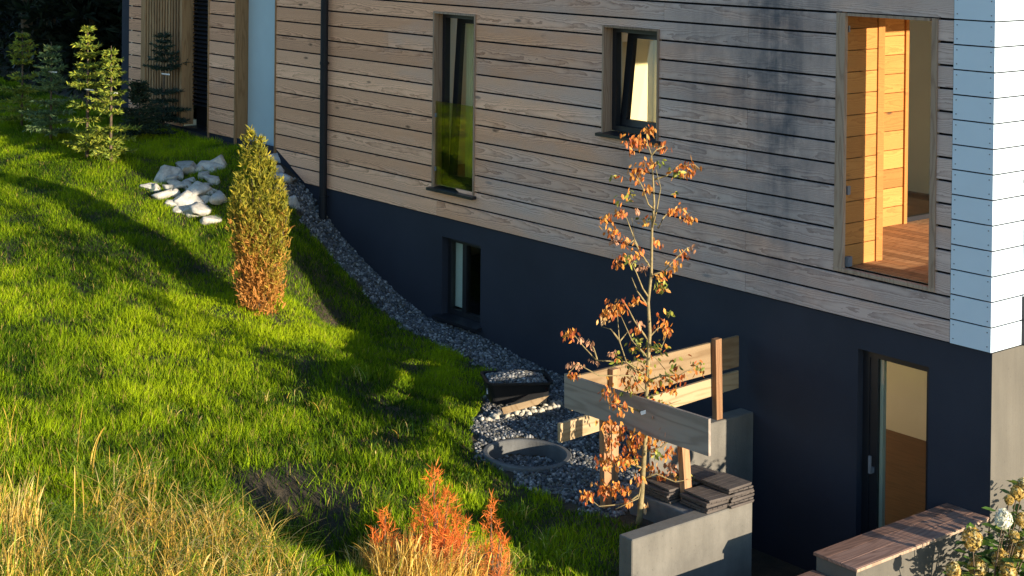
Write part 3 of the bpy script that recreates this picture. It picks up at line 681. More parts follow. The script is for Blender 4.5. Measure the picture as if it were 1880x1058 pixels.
# ------------------------------------------------------------------ rocks
def rock(px, py, r, t, label, col=(.47, .44, .385)):
    c = hit(px, py+r*60); c[2] += r*.22; r = r*1.45
    ph = rng.uniform(0, 6, 9); d = RV.copy()
    s = 1+.16*np.sin(d[:, 0]*3.1+ph[0])*np.sin(d[:, 1]*2.7+ph[1])+.10*np.sin(d[:, 2]*5.3+ph[2]+d[:, 0]*4)+.06*np.sin(d[:, 1]*9+ph[3])*np.sin(d[:, 2]*8+ph[4])+.02*rng.normal(size=len(d))
    # flatten against random cleavage planes
    P = d*s[:, None]
    for q in range(12):
        nv = rng.normal(size=3); nv /= np.linalg.norm(nv); h = rng.uniform(.36, .80); e = P@nv-h; P -= np.maximum(e, 0)[:, None]*nv*.95
    P += P*(.035*np.sin(P[:, 0]*17+ph[5])*np.sin(P[:, 1]*15+ph[6])+.03*np.sin(P[:, 2]*21+P[:, 0]*13+ph[7]))[:, None]
    P = P*(r*np.array([1.15, .95, .72])*rng.uniform(.85, 1.15, 3)); a = rng.uniform(0, 6.3); ca, sa = math.cos(a), math.sin(a)
    P = P@np.array([[ca, sa, 0], [-sa, ca, 0], [0, 0, 1]])
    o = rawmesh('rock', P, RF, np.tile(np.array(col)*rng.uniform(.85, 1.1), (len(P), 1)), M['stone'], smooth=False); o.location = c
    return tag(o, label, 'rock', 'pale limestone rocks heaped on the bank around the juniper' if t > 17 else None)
RK = [(302, 322, .17, 'large sunlit rock at the left end of the pile'), (342, 308, .17, 'rounded rock at the top of the pile beside the first grass tuft'), (276, 340, .10, 'small rock at the far left edge of the pile half sunk in grass'),
 (298, 357, .12, 'sunlit rock below the large left end rock'), (326, 338, .11, 'small pale rock in the middle of the sunlit group'), (358, 347, .16, 'big bright rock in the middle of the pile'),
 (340, 366, .16, 'wide bright rock in the lower row of the pile'), (372, 382, .14, 'pale rock low in the pile beside the juniper'), (388, 402, .12, 'lowest sunlit rock near the juniper foliage'), (316, 372, .08, 'smallest cream rock low in the grass'),
 (345, 385, .11, 'half buried rock under the wide bright one'),
 (380, 303, .15, 'grey shaded rock high in the pile'), (404, 300, .12, 'grey shaded rock at the top beside the juniper tip'), (392, 330, .12, 'shaded rock between the bright rocks and the juniper'), (400, 358, .12, 'blue grey shaded rock touching the juniper left side'), (372, 322, .09, 'small dark rock in the shaded hollow of the pile')]
FIL = 'little pale stone wedged between the larger rocks of the sunlit pile'
RK += [(q, w_, .085, FIL) for q, w_ in ((288, 345), (312, 345), (330, 325), (322, 352), (344, 338), (352, 330), (360, 366), (376, 366), (330, 380), (362, 392), (350, 360), (318, 330), (384, 350), (376, 340), (366, 312), (392, 312))]
for px, py, r, lab in RK: rock(px, py, r, 20.3+(360-py)*.012, lab)
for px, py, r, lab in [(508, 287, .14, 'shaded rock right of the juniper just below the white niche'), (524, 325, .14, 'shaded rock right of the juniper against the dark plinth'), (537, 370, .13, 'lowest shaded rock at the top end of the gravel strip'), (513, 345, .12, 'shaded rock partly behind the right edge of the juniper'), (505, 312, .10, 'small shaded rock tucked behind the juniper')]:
    rock(px, py, r, 21.6+(330-py)*.012, lab, (.40, .40, .39))  # greyer than the sunlit rocks: shade put into their colour
rock(918, 764, .05, 15.55, 'single cream stone lying on the grass edge by the tub', (.44, .40, .31))

# ------------------------------------------------------------------ lawn
BV = np.array([(-.5, 0, 0), (.5, 0, 0), (-.38, .16, .55), (.38, .16, .55), (0, .48, 1)]); BF = np.array([(0, 1, 3), (0, 3, 2), (2, 3, 4)])
def vnoise(x, y, s, seed):
    r = np.random.default_rng(seed); o = np.zeros(len(x))
    for i in range(7):
        a = r.uniform(0, 6.28); f = s*r.uniform(.5, 1.8); o += np.sin((x*math.cos(a)+y*math.sin(a))*f+r.uniform(0, 6.28)+1.3*np.sin((x*math.sin(a)-y*math.cos(a))*f*.6+r.uniform(0, 6)))
    return o/7
def inview(x, y, z, mx=170):
    q = np.c_[x, y, z]-CAM; d = q@FW; px = P_X+F_PX*(q@RT)/d; py = P_Y-F_PX*(q@UP)/d
    return (px > -mx) & (px < 1880+mx) & (py > 100) & (py < 1058+170)
def soilpatch(x, y): return vnoise(x, y, 1.6, 3)
BANK = np.array([hit(q, r)[:2] for q, r in ((470, 885), (540, 905), (600, 930), (640, 905), (560, 870))])
def grass_mask(x, y):
    k = ~((x > -1.32) & (y > -3.6)) & ~((x > -2.85) & (y > -2.46+.08*np.sin(x*11)) & (x < -1.93)) & ~((x > -1.95) & (y > -2.33)) & (y < gravel_edge(np.clip(x, -10.4, -2.78))-.02) | ((x < -10.4) & (y < -.15))
    k &= x < -.2
    return k
n = 1500000
x = rng.uniform(-22, -.2, n); y = rng.uniform(-12, -.1, n); k = grass_mask(x, y); x, y = x[k], y[k]
k = inview(x, y, np.full(len(x), -.5), 1500); x, y = x[k], y[k]
z = gz(x, y); k = inview(x, y, z) | (inview(x, y, z, 1100) & (rng.uniform(0, 1, len(x)) < .4)); x, y, z = x[k], y[k], z[k]
db = np.min(np.hypot(x[:, None]-BANK[None, :, 0], y[:, None]-BANK[None, :, 1]), axis=1)
cl = vnoise(x, y, 5.5, 5); c2 = vnoise(x, y, 1.1, 9); c3 = vnoise(x, y, 14, 21)
keep = rng.uniform(0, 1, len(x)) < np.clip(.85+.4*cl+.25*c3, .45, 1)*np.where(db < .36, .16+.7*(db/.36)**2*.6, 1)
x, y, z, cl, c2, c3 = x[keep], y[keep], z[keep], cl[keep], c2[keep], c3[keep]
n = len(x)
near = sstep(-12, -3, x)*sstep(-2.4, -4.5, y)             # rougher, longer grass towards the foreground
h = (.055+.04*near)*rng.uniform(.6, 1.5, n)*(1+.55*np.clip(cl, -.6, 1)+.3*c3); wd = rng.uniform(.0042, .0078, n)*(1+.15*near)
d = np.c_[rng.normal(0, .38, n), rng.normal(0, .38, n), np.ones(n)]; d[:, 0] += .25*c2; d[:, 1] += .2*cl
X = frames(d)*np.c_[wd, h, h][:, None, :]
lime = np.array((.32, .41, .008)); mid = np.array((.125, .21, .005)); deep = np.array((.016, .045, .003)); dry = np.array((.34, .25, .07))
f = np.clip(.5+.75*c2+.55*cl+rng.normal(0, .22, n), 0, 1)[:, None]
col = np.where(f < .5, deep+(mid-deep)*f*2, mid+(lime-mid)*(f*2-1))
dr = rng.uniform(0, 1, n) < .03+.05*near+.10*sstep(.25, .6, c3)*sstep(0, .4, -cl); col[dr] = dry*rng.uniform(.6, 1.2, (dr.sum(), 1))
lawn = swarm('lawn_grass', BV, BF, X, np.c_[x, y, z-.004], col, M['grass'])
tag(lawn, 'bright green lawn grass covering the sloping bank', 'grass', kind='stuff')

# ------------------------------------------------------------------ tall grass
def stalks(x, y, h, lean, col, wd, name, label, seg=7, curl=.9):
    n = len(x); z = gz(x, y); az = rng.uniform(0, 6.28, n)
    ld = np.c_[np.cos(az), np.sin(az)]*lean[:, None]+np.array([-.10, .14])
    pts = []; tt = np.linspace(0, 1, seg+1)
    for t_ in tt: pts.append(np.c_[x+ld[:, 0]*h*t_**2.0*curl, y+ld[:, 1]*h*t_**2.0*curl, z+h*(t_-.32*t_**3*np.minimum(1, lean*1.6))])
    P = np.stack(pts, 1)                                     # n, seg+1, 3
    sdv = np.c_[-np.sin(az+rng.normal(0, .8, n)), np.cos(az), np.zeros(n)]
    ww = wd[:, None]*(1-.85*tt[None]**1.5)*(1+(rng.uniform(0, 1, n) < .4)[:, None]*3.2*np.exp(-((tt[None]-.84)/.09)**2))
    A_ = P-sdv[:, None]*ww[..., None]; B2 = P+sdv[:, None]*ww[..., None]
    V = np.stack([A_, B2], 2).reshape(n, -1, 3); k_ = 2*(seg+1)
    F_ = np.array([(2*i, 2*i+1, 2*i+3, 2*i+2) for i in range(seg)])
    fc_ = (F_[None]+(np.arange(n)*k_)[:, None, None]).reshape(-1, 4)
    return V.reshape(-1, 3), fc_, np.repeat(col, k_, 0)
def clump(px, py, spread, n, hm, straw, lean=.5):
    c = hit(min(px, 1870), min(py, 1056)) if py <= 1056 else hit(px, 1056)+(hit(px, 1056)-hit(px, 1000))*(py-1056)/56
    r = spread*np.sqrt(rng.uniform(0, 1, n)); a = rng.uniform(0, 6.28, n)
    x = c[0]+r*np.cos(a); y = c[1]+r*np.sin(a)*1.0
    h = hm*rng.uniform(.45, 1.15, n); ln = np.abs(rng.normal(lean, .22, n))
    gold = np.array([(.80, .53, .12), (.68, .41, .07), (.82, .62, .22), (.56, .34, .06)])[rng.integers(0, 4, n)]
    grn = np.array([(.20, .30, .02), (.30, .36, .03), (.10, .19, .015)])[rng.integers(0, 3, n)]
    m_ = (rng.uniform(0, 1, n) < straw)[:, None]
    return stalks(x, y, h, ln, np.where(m_, gold, grn)*rng.uniform(.7, 1.15, (n, 1)), rng.uniform(.0024, .0048, n), '', '')
TG = [(28, 990, .20, 220, .46, .9, .35), (60, 1070, .32, 220, .38, .6, .6), (15, 1075, .3, 260, .42, .75, .45)]
parts = [clump(*q) for q in TG]
gg = rawmesh('tall_grass', *merge(parts), M['straw']); tag(gg, 'golden dry grass clump standing at the lower left edge', 'tall grass', kind='stuff')
TG = [(230, 985, .30, 270, .40, .7, 0.82), (330, 1010, .34, 351, .44, .7, 0.87), (420, 1020, .34, 351, .42, .65, 0.82), (480, 1060, .36, 378, .36, .55, 0.82), (300, 1085, .4, 432, .42, .6, 0.72), (170, 1085, .3, 270, .4, .25, 0.82), (560, 1090, .28, 270, .28, .4, 0.72), (400, 1100, .4, 405, .42, .65, 0.72),
      (250, 905, .22, 94, .34, .75, 0.72), (120, 1000, .3, 472, .30, .06, 0.87), (130, 1060, .3, 607, .30, .06, 0.82), (180, 900, .3, 216, .28, .1, 0.82), (330, 1010, .5, 945, .16, .1, 0.92), (450, 1050, .5, 1080, .15, .12, 0.92), (250, 1040, .5, 1080, .18, .1, 0.92), (400, 930, .4, 351, .17, .2, 0.92), (520, 1010, .35, 297, .15, .2, 0.92)]
parts = [clump(*q) for q in TG]
gg = rawmesh('tall_grass', *merge(parts), M['straw']); tag(gg, 'arching straw coloured meadow grass at the bottom left of the slope', 'tall grass', kind='stuff')
TG = [(720, 1075, .16, 420, .40, .95, .4), (780, 1090, .2, 600, .45, .95, .4), (850, 1085, .18, 420, .42, .95, .4), (905, 1085, .14, 240, .36, .9, .4), (670, 1085, .14, 200, .33, .8, .5)]
parts = [clump(*q) for q in TG]
gg = rawmesh('tall_grass', *merge(parts), M['straw']); tag(gg, 'pale dry grass around the foot of the orange shrubs', 'tall grass', kind='stuff')
# scattered single long stems and coarse tufts in the lawn
parts = []
for px, py in [(20, 830), (8, 860), (140, 830), (60, 900), (300, 870), (370, 800), (450, 850), (250, 820), (520, 790), (600, 760), (480, 740), (690, 850), (740, 800), (860, 905), (420, 690), (560, 840), (660, 700), (310, 770), (400, 860), (540, 740), (620, 830), (700, 930), (950, 960), (1000, 1010), (960, 1040), (1040, 1040)]:
    parts.append(clump(px, py, .10, 46, .17, .10, .7))
for px, py in [(20, 830), (10, 850), (160, 870), (150, 990), (190, 880), (370, 880)]: parts.append(clump(px, py, .10, 5, .5, .9, .3))
gg = rawmesh('tall_grass', *merge(parts), M['straw']); tag(gg, 'coarse green tufts and lone stems scattered through the lawn', 'tall grass', kind='stuff')

# ------------------------------------------------------------------ juniper and orange shrubs
SV = np.array([(-.5, 0, 0), (.5, 0, 0), (.42, .05, .5), (0, .15, 1), (-.42, .05, .5)]); SF = np.array([(0, 1, 2), (0, 2, 4), (4, 2, 3)])
def plumes(name, base, PL, n, colf, label, cat, group=None, sl=(.05, .10), tuft=5, sw=.16, spread=.42, up=1.0):
    """upright conifer made of several leaning plumes (dx, dy, bottom, top, radius) of many small shoots"""
    base = np.array(base, float); t_ = thing(name, tuple(base), label, cat, group); Hh = max(q[3] for q in PL)
    mbx = MB()
    for dx, dy, z0, z1, r in PL:
        e = base+RT*dx-FW*dy; mbx.tube([base+np.array([0, 0, -.08]), base*.4+e*.6+np.array([0, 0, z0+(z1-z0)*.35]), e+np.array([0, 0, z1*.93])], [.018, .012, .003], 6)
    mbx.build('trunk', M['bark2'], t_)
    wgt = np.array([(q[3]-q[2])*q[4] for q in PL]); wgt /= wgt.sum(); ii = rng.choice(len(PL), n, p=wgt); q = np.array(PL)[ii]
    u = rng.uniform(0, 1, n)**.95; a = rng.uniform(0, 6.2832, n); ph = ii*2.1
    prof = np.interp(u, [0, .1, .3, .55, .78, .92, 1], [.55, .85, 1, .92, .62, .33, .05])
    lob = 1+.20*np.sin(a*3+u*9+ph)+.14*np.sin(a*4-u*17+ph*2)+.10*np.sin(a*7+u*31)
    rr = q[:, 4]*prof*lob*(1-.5*rng.uniform(0, 1, n)**2.0)
    zz = q[:, 2]+u*(q[:, 3]-q[:, 2]); k_ = np.clip(zz/Hh*1.6, .35, 1)
    P = base+RT[None]*(q[:, 0]*k_)[:, None]-FW[None]*(q[:, 1]*k_)[:, None]; P[:, 2] = base[2]+zz
    P += np.c_[rr*np.cos(a), rr*np.sin(a), np.zeros(n)]
    out = np.c_[np.cos(a), np.sin(a), np.zeros(n)]
    d0 = out*.5+np.array([0, 0, up])+rng.normal(0, .28, (n, 3)); d0 /= np.linalg.norm(d0, axis=1, keepdims=True)
    k = tuft; d = np.repeat(d0, k, 0)+rng.normal(0, spread, (n*k, 3)); l = rng.uniform(*sl, n*k)
    Pk = np.repeat(P, k, 0)+np.repeat(d0, k, 0)*rng.uniform(-.05, .04, (n*k, 1))
    X = frames(d)*np.c_[l*sw*1.2, l, l][:, None, :]
    c = np.repeat(colf(zz/Hh, a, n), k, 0)*rng.uniform(.7, 1.3, (n*k, 1))
    swarm('foliage', SV, SF, X, Pk, c, M['needle'], t_)
    return t_
def jun_col(u, a, n):
    g = np.array((.16, .175, .018)); y_ = np.array((.36, .29, .030)); b_ = np.array((.46, .20, .045))
    f = sstep(.52, .14, u+.13*np.sin(a*2+1.2)+rng.normal(0, .11, n))[:, None]
    gg_ = np.clip(rng.normal(.45, .3, n), 0, 1)[:, None]
    return (g+(y_-g)*gg_)*(1-f)+b_*f
jb = on(478, 572, 1, -2.5); jb[2] = gz(jb[0], jb[1])-.02
plumes('juniper', jb, [(-.13, 0, .35, 2.06, .20), (-.02, .06, .30, 1.98, .19), (.10, 0, .20, 1.72, .21), (.21, -.05, .15, 1.46, .17), (-.26, 0, .25, 1.55, .16), (-.17, .12, .05, 1.2, .22), (.12, .14, .0, 1.1, .24), (-.05, .1, -.02, .95, .25), (.26, 0, .12, .95, .13), (-.33, .02, .1, 1.28, .14), (-.30, .05, .0, .9, .15), (.30, .05, .3, 1.2, .10), (.0, -.15, .1, 1.6, .22), (-.24, .05, .1, .9, .15)],
       5200, jun_col, 'tall columnar juniper turning brown at its foot on the lawn', 'shrub', sl=(.03, .07), tuft=6)
def or_col(u, a, n):
    a1 = np.array((.76, .15, .02)); a2 = np.array((.62, .24, .055)); f = rng.uniform(0, 1, n)[:, None]; lo = (sstep(.5, .1, u)*rng.uniform(.3, 1, n))[:, None]
    return (a1+(a2-a1)*f*.7)*(1-lo)+np.array((.42, .27, .12))*lo
for px, pt, pb, PL, nn, lab in [
    (800, 858, 1080, [(-.02, 0, .25, .98, .10), (.08, .03, .22, .88, .10), (-.10, .03, .2, .80, .09), (.15, 0, .2, .66, .08), (.0, .08, .1, .7, .12), (-.17, 0, .1, .5, .08), (.22, .05, .1, .5, .10), (-.25, .05, .0, .36, .10), (.30, 0, .0, .32, .10), (.05, .12, .0, .45, .16), (-.33, .05, .0, .40, .13), (-.12, .1, .0, .42, .14), (.38, .05, .0, .42, .12), (.22, .12, .0, .40, .14)], 1500, 'largest orange dead conifer shrub in the foreground, middle of three'),
    (706, 938, 1085, [(0, 0, .1, .64, .07), (.06, 0, .05, .48, .07), (-.06, .02, .05, .4, .06), (.10, 0, .0, .32, .09), (-.12, 0, .0, .28, .08)], 330, 'slim orange dead conifer shrub left of the largest one'),
    (905, 918, 1095, [(-.02, 0, .15, .76, .075), (.04, .02, .1, .58, .08), (.12, 0, -.1, .34, .09), (-.05, .02, .0, .4, .07), (.06, 0, -.05, .45, .10), (.2, 0, -.15, .28, .10)], 480, 'leaning orange dead conifer shrub right of the largest one')]:
    bs = at(px, pb, 11.95); z = gz(bs[0], bs[1]); dz = at(px, pt, 11.95)[2]-z; bs[2] = z; m_ = dz/PL[0][3]
    plumes('dead_conifer', bs, [(a_*1.12, b_, c_*m_, d_*m_*(1 if i_ == 0 else random.uniform(.85, 1.12)), e_*1.12) for i_, (a_, b_, c_, d_, e_) in enumerate(PL)], int(nn*.8), or_col, lab, 'shrub', 'orange dead conifers in the foreground', sl=(.025, .085), tuft=6, sw=.05, spread=.75, up=1.2)

# ------------------------------------------------------------------ young firs and the dark wood behind
def fir(base, Hh, R_, label, tagz=None, sun=1, group='young firs beside the house', name='young_fir', dens=1.0, pal=((.20, .25, .03), (.30, .31, .035), (.12, .17, .025)), whorl=.155, leaf=.072):
    base = np.array(base, float); t_ = thing(name, tuple(base), label, 'tree', group)
    mbx = MB(); mbx.tube([base-np.array([0, 0, .1]), base+np.array([.01, 0, Hh*.5]), base+np.array([0, 0, Hh])], [.026*Hh/1.6, .016*Hh/1.6, .004], 7)
    P = []; D = []
    z = .16*Hh/1.6
    while z < Hh*.97:
        u = z/Hh; ln = R_*(1-u)**.75*random.uniform(.75, 1.1)+.05; nb = random.randint(5, 7); a0 = random.uniform(0, 6.3)
        if random.random() < .10 and u < .6: z += whorl*Hh/1.6*.7; continue
        for b_ in range(nb):
            a = a0+6.283*b_/nb+random.uniform(-.25, .25); L_ = ln*random.uniform(.45, 1.15)
            out = np.array([math.cos(a), math.sin(a), 0]); sl = random.uniform(.05, .35) if u > .35 else random.uniform(-.15, .15)
            ns = max(4, int(L_/.05*dens)); 
            end = base+np.array([0, 0, z])+out*L_+np.array([0, 0, sl*L_])
            mbx.tube([base+np.array([0, 0, z]), end], [.007, .002], 4, cap=False)
            for i in range(ns):
                f = (i+.4)/ns; q = base+np.array([0, 0, z])+(out+np.array([0, 0, sl]))*L_*f
                side = np.array([-out[1], out[0], 0]); tw = L_*.42*(1-f*.75)
                for s_ in (-1, 1):
                    m_ = max(1, int(tw/.035*dens))
                    for j in range(m_):
                        g = (j+.5)/m_; P.append(q+(side*s_*.8+out*.6)*tw*g); D.append(side*s_*.8+out*.75+np.array([0, 0, random.uniform(-.1, .35)]))
                P.append(q); D.append(out+np.array([0, 0, .25]))
        z += whorl*Hh/1.6*random.uniform(.8, 1.15)*(1-.35*u)
    mbx.build('trunk', M['bark2'], t_)
    P = np.array(P); D = np.array(D); rep = 3; n = len(P)*rep
    P = np.repeat(P, rep, 0)+rng.normal(0, .008, (n, 3)); D = np.repeat(D, rep, 0)+rng.normal(0, .45, (n, 3))
    l = rng.uniform(.6, 1.2, n)*leaf; X = frames(D)*np.c_[l*.26, l, l][:, None, :]
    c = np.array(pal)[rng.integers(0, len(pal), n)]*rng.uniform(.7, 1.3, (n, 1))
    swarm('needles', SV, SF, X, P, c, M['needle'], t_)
    if tagz:
        mbx = MB(); q = base+np.array([0, 0, tagz]); e = RT*.10+np.array([0, 0, random.uniform(-.02, .02)])-FW*.03
        mbx.bar(q-FW*.05-e*.3, q-FW*.05+e, .004, .022); mbx.build('tag', M['tag'], t_)
    return t_
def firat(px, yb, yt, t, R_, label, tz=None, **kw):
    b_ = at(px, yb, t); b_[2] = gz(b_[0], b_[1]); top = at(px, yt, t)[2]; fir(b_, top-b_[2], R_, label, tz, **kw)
firat(203, 275, 84, 21.4, .46, 'yellow green young fir nearest the lawn edge with a white tag', .95)
firat(160, 255, 47, 21.75, .44, 'tallest sunlit young fir with a bright yellow top and white tag', .98)
firat(93, 250, 77, 22.7, .48, 'blue green young fir with a long white tag left of the tallest fir', 1.02, pal=((.13, .20, .08), (.18, .24, .09), (.09, .14, .05)))
firat(300, 222, 50, 23.9, .48, 'dark shaded young fir standing in front of the slatted shutter', .85, pal=((.03, .05, .035), (.04, .065, .04)))  # house shade put into the darker needle colours
firat(40, 240, 55, 24.2, .50, 'young fir with a thin leader at the far left edge', None)
firat(255, 255, 150, 23.2, .5, 'low dark fir between the sunlit firs and the house', None, pal=((.03, .05, .03), (.04, .06, .03)))  # needles darkened here too, for the shade near the house
i = 0
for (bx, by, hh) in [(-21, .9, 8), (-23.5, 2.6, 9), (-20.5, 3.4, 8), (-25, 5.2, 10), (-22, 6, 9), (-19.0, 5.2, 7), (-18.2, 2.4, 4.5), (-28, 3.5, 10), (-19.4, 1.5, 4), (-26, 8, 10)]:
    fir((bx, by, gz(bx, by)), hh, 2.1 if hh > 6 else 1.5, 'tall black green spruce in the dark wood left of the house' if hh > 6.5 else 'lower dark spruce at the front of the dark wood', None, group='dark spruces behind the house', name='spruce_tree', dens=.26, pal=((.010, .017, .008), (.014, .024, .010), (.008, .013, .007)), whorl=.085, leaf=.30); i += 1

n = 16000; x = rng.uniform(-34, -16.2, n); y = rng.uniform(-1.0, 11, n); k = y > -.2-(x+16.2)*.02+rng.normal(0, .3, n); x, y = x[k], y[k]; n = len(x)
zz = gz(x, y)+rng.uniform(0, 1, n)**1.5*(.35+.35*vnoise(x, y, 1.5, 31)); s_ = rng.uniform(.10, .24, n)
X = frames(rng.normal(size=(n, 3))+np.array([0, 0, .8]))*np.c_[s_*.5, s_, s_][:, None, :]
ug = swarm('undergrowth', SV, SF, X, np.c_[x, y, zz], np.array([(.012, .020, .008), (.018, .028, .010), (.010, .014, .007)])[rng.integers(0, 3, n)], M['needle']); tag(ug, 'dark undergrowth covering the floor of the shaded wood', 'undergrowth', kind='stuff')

# ------------------------------------------------------------------ young tree with withered leaves
TT = 13.02
tr = thing('young_beech', (-1.62, -2.52, -1.40), 'slender young tree with withered orange leaves in front of the plank railing', 'tree')
LVV = np.array([(0, 0, 0), (-.5, .06, .35), (.5, .06, .35), (-.42, .12, .68), (.42, .12, .68), (0, .02, 1), (0, -.10, .35), (0, -.08, .68)])
LVF = np.array([(0, 1, 6), (0, 6, 2), (1, 3, 7), (1, 7, 6), (6, 7, 4), (6, 4, 2), (3, 5, 7), (7, 5, 4)])
def tp(px, py, dz=0): return at(px, py, TT+dz)
mbx = MB()
trunk = [(1173, 962), (1175, 945), (1180, 880), (1185, 800), (1188, 700), (1193, 610), (1190, 555), (1196, 500), (1197, 420), (1201, 375), (1199, 330), (1196, 285), (1188, 262), (1186, 232)]
mbx.tube([tp(*q) for q in trunk], [.030, .024, .021, .019, .017, .015, .013, .012, .010, .009, .007, .005, .004, .002], 9)
BR = [[(1197, 420), (1206, 385), (1213, 345), (1204, 310)], [(1201, 385), (1190, 375), (1180, 345), (1168, 320)], [(1193, 490), (1180, 470), (1165, 440), (1150, 400), (1143, 390)], [(1180, 470), (1165, 445), (1160, 400)], [(1165, 440), (1152, 450)],
 [(1208, 420), (1218, 400), (1232, 385), (1258, 385), (1268, 402)], [(1201, 330), (1225, 322), (1245, 305), (1275, 302), (1286, 312)], [(1196, 285), (1205, 275), (1222, 268)], [(1197, 505), (1220, 498), (1240, 475), (1262, 455), (1272, 456)],
 [(1190, 545), (1180, 530), (1168, 500), (1158, 480)], [(1188, 560), (1170, 535), (1160, 510)], [(1190, 625), (1165, 590), (1150, 560), (1135, 550)], [(1188, 655), (1160, 625), (1140, 580)], [(1186, 690), (1150, 665), (1137, 625), (1133, 570)], [(1137, 625), (1122, 605), (1105, 600)], [(1137, 628), (1152, 610)],
 [(1186, 705), (1150, 665), (1095, 662), (1070, 635), (1050, 610), (1035, 608)], [(1097, 662), (1090, 640), (1080, 622)], [(1192, 620), (1205, 605), (1222, 595)], [(1192, 640), (1212, 645), (1222, 620)], [(1187, 720), (1160, 690), (1100, 690), (1060, 668), (1040, 690)], [(1187, 700), (1215, 690), (1245, 690), (1285, 668)], [(1190, 660), (1202, 655), (1222, 680)],
 [(1185, 760), (1150, 745), (1120, 740)], [(1185, 770), (1220, 745), (1250, 735)], [(1184, 800), (1150, 790), (1110, 800)], [(1183, 830), (1215, 820), (1240, 800), (1270, 778)], [(1181, 860), (1140, 845), (1105, 860)], [(1180, 880), (1205, 870), (1240, 885), (1270, 880)], [(1178, 905), (1150, 925), (1100, 930), (1070, 905)], [(1177, 890), (1172, 915), (1130, 935)], [(1186, 745), (1215, 770), (1245, 800)]]
bp = []
for b_ in BR:
    off = random.uniform(-.22, .22); n_ = len(b_)
    pts = [tp(*q, off*(i/(n_-1))) for i, q in enumerate(b_)]; bp.append((b_, off))
    mbx.tube(pts, [.009*(1-.75*i/(n_-1)) for i in range(n_)], 5)
mbx.build('trunk', M['bark'], tr, smooth=True)
OR = [(.60, .19, .035), (.68, .25, .045), (.46, .12, .025), (.58, .28, .08), (.38, .09, .03), (.64, .30, .06)]; GR = [(.20, .24, .035), (.30, .30, .05), (.12, .15, .03), (.42, .36, .07)]; PK = [(.55, .30, .18), (.48, .24, .13)]
CLU = [(1168, 262, 15, 26, 0), (1193, 240, 7, 9, 0), (1217, 272, 8, 9, 0), (1170, 318, 13, 22, 0), (1190, 300, 8, 8, 0), (1188, 345, 7, 8, 0), (1265, 312, 14, 16, 0), (1243, 318, 8, 9, 1), (1150, 362, 12, 9, 1), (1125, 328, 5, 3, 1), (1215, 300, 6, 4, 1), (1238, 357, 4, 2, 1), (1141, 392, 7, 9, 0), (1112, 404, 10, 12, 0), (1170, 387, 7, 4, 2), (1128, 428, 8, 8, 0), (1150, 446, 9, 10, 0), (1128, 442, 5, 5, 2), (1252, 388, 9, 9, 0), (1264, 402, 6, 8, 0), (1232, 388, 6, 6, 0), (1188, 408, 8, 8, 1), (1140, 480, 11, 11, 0), (1158, 478, 8, 8, 1), (1172, 465, 7, 7, 0), (1207, 445, 6, 7, 0), (1255, 468, 8, 8, 0), (1240, 485, 7, 6, 0), (1226, 502, 6, 5, 0), (1180, 492, 7, 7, 2), (1212, 510, 9, 8, 1), (1270, 456, 4, 2, 2),
 (1135, 565, 14, 26, 0), (1112, 575, 8, 9, 0), (1107, 590, 6, 5, 3), (1166, 553, 7, 8, 0), (1175, 595, 6, 6, 2), (1213, 530, 9, 10, 1), (1217, 598, 10, 12, 0), (1227, 612, 8, 9, 0), (1228, 578, 5, 5, 1), (1208, 640, 12, 12, 1), (1176, 640, 14, 16, 1), (1172, 605, 6, 5, 0), (1047, 614, 9, 10, 0), (1065, 625, 4, 4, 2), (1085, 635, 5, 4, 2), (1125, 652, 4, 3, 2), (1057, 672, 9, 9, 2), (1052, 690, 8, 8, 0), (1092, 664, 5, 3, 2), (1130, 665, 9, 8, 1), (1165, 672, 14, 16, 1), (1185, 690, 14, 15, 1), (1155, 700, 14, 16, 0), (1245, 672, 9, 6, 1), (1280, 672, 10, 9, 1), (1285, 680, 6, 4, 0), (1250, 695, 8, 8, 0), (1225, 695, 9, 9, 1), (1112, 718, 8, 7, 0), (1125, 735, 10, 12, 0), (1155, 725, 12, 13, 1), (1190, 735, 12, 14, 1), (1205, 712, 10, 10, 0), (1140, 750, 10, 10, 0), (1170, 760, 12, 12, 1), (1215, 745, 9, 8, 1), (1235, 720, 8, 6, 0), (1240, 765, 5, 4, 1), (1268, 782, 8, 7, 1), (1225, 800, 6, 5, 2), (1120, 782, 13, 18, 0), (1145, 795, 10, 10, 0), (1200, 775, 9, 9, 2), (1175, 800, 8, 8, 0), (1160, 820, 15, 22, 0), (1125, 815, 10, 10, 0), (1105, 850, 13, 18, 0), (1140, 845, 13, 18, 0), (1165, 850, 9, 9, 1), (1200, 810, 12, 14, 0), (1205, 835, 9, 8, 1), (1225, 830, 10, 10, 0), (1195, 860, 11, 12, 0), (1215, 875, 8, 8, 0), (1240, 880, 8, 6, 1), (1262, 880, 6, 5, 1), (1232, 860, 8, 8, 2), (1078, 912, 11, 16, 0), (1105, 898, 13, 22, 0), (1128, 897, 8, 10, 0), (1145, 905, 9, 10, 0), (1155, 925, 6, 6, 0), (1180, 930, 7, 8, 3), (1170, 880, 7, 7, 0)]
PP = []; DD = []; CC = []; SS = []
for px, py, sp, n_, kd in CLU:
    off = random.uniform(-.2, .2)
    for _ in range(int(n_*2.4)):
        PP.append(tp(px+random.gauss(0, sp*.78), py+random.gauss(0, sp*.62)-4, off+random.gauss(0, .05)))
        drop = 1.0 if kd in (0, 2, 3) else .45
        DD.append((random.gauss(0, .42), random.gauss(0, .42), -drop+random.gauss(0, .25)))
        pal = OR if kd == 0 else (GR if random.random() < .6 else OR) if kd == 1 else PK if kd == 2 else [(.62, .42, .22), (.6, .35, .12)]
        CC.append(np.array(random.choice(pal))*random.uniform(.7, 1.2)); SS.append(random.uniform(.034, .064))
SS = np.array(SS); X = frames(np.array(DD))*np.c_[SS*.46, SS*.5, SS][:, None, :]
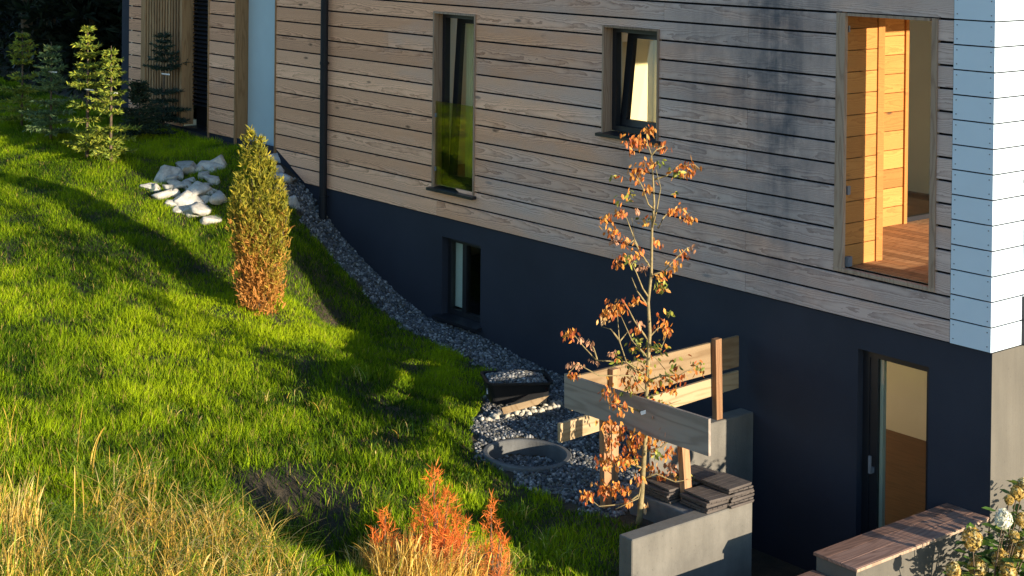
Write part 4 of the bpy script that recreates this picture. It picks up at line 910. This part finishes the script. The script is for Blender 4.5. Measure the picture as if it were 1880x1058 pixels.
swarm('leaves', LVV, LVF, X, np.array(PP), np.array(CC), M['leaf'], tr)
mbx = MB(); q = tp(1184, 757, -.06); mbx.bar(q-RT*.035-UP*.01, q+RT*.035+UP*.012, .004, .03); mbx.tube([q, tp(1186, 757)], .003, 5); mbx.build('tag', M['tag'], tr)

# ------------------------------------------------------------------ hydrangea at the lower right
hy = thing('hydrangea', (.45, -.85, -2.48), 'leafy hydrangea bush with cream yellow flower heads beside the bench wall', 'shrub')
HT = 12.35
heads = [(1785, 990, 20), (1842, 953, 17), (1853, 918, 8), (1840, 1030, 20), (1868, 1010, 18), (1876, 955, 12), (1795, 1040, 19), (1750, 1048, 14), (1862, 985, 9), (1868, 905, 13), (1880, 890, 12), (1850, 1050, 16), (1905, 940, 16), (1910, 1000, 16), (1930, 900, 14)]
mbx = MB(); base = np.array([.45, -.85, -2.48]); LP = []; LD = []
for px, py, r in heads:
    e = at(px, py, HT+random.uniform(-.35, -.12)); m_ = base*.45+e*.55+np.array([0, 0, .12]); mbx.tube([base+rng.normal(0, .05, 3)*[1, 1, 0], m_, e], [.010, .007, .004], 5)
    nn = 260; d = rng.normal(size=(nn, 3)); d /= np.linalg.norm(d, axis=1, keepdims=True); R0 = r*HT/F_PX
    Pp = e+d*R0*np.array([.9, .9, 1.05])*rng.uniform(.75, 1.0, (nn, 1)); sz = rng.uniform(.014, .022, nn)
    X = frames(d+rng.normal(0, .35, (nn, 3)))*np.c_[sz, sz, sz][:, None, :]
    pal = np.array([(.62, .47, .15), (.56, .38, .10), (.68, .58, .30), (.45, .29, .08)]) if (px, py) != (1842, 953) else np.array([(.85, .84, .74), (.8, .8, .66)])
    swarm('flower_head', np.array([(-1, 0, 0), (0, -.5, .2), (1, 0, 0), (0, .5, .2), (0, -1, 0), (.5, 0, .2), (0, 1, 0), (-.5, 0, .2)]), np.array([(0, 1, 2, 3), (4, 5, 6, 7)]), X, Pp, pal[rng.integers(0, len(pal), nn)]*rng.uniform(.75, 1.15, (nn, 1)), M['petal'], hy)
    for _ in range(16):
        f = random.uniform(.25, 1); q = base*(1-f)+e*f+np.array([0, 0, .10*math.sin(f*3)]); a = random.uniform(0, 6.3)
        d = np.array([math.cos(a), math.sin(a), random.uniform(-.2, .5)]); LP.append(q+d*random.uniform(.02, .08)); LD.append(d)
for _ in range(1500):                                          # leaf mantle
    q = at(random.uniform(1725, 2000), random.uniform(905, 1200), HT+random.uniform(-.10, .50))
    px_ = 604.63+F_PX*float((q-CAM)@RT)/float((q-CAM)@FW); py_ = P_Y-F_PX*float((q-CAM)@UP)/float((q-CAM)@FW)
    if q[0] < .05 or py_ < 1075-(px_-1725)*.95 or random.random() < .25: continue
    a = random.uniform(0, 6.3); LP.append(q); LD.append(np.array([math.cos(a), math.sin(a), random.uniform(-.4, .4)]))
mbx.build('stems', M['bark2'], hy)
LP = np.array(LP); LD = np.array(LD); n = len(LP); s_ = rng.uniform(.07, .13, n); X = frames(LD, np.c_[-LD[:, 1], LD[:, 0], rng.normal(0, .3, n)])*np.c_[s_*.6, s_*.5, s_][:, None, :]
pal = np.array([(.07, .14, .02), (.10, .19, .025), (.04, .085, .02), (.15, .20, .03)])
swarm('leaves', LVV, LVF, X, LP, pal[rng.integers(0, 4, n)]*rng.uniform(.7, 1.3, (n, 1)), M['leaf'], hy)
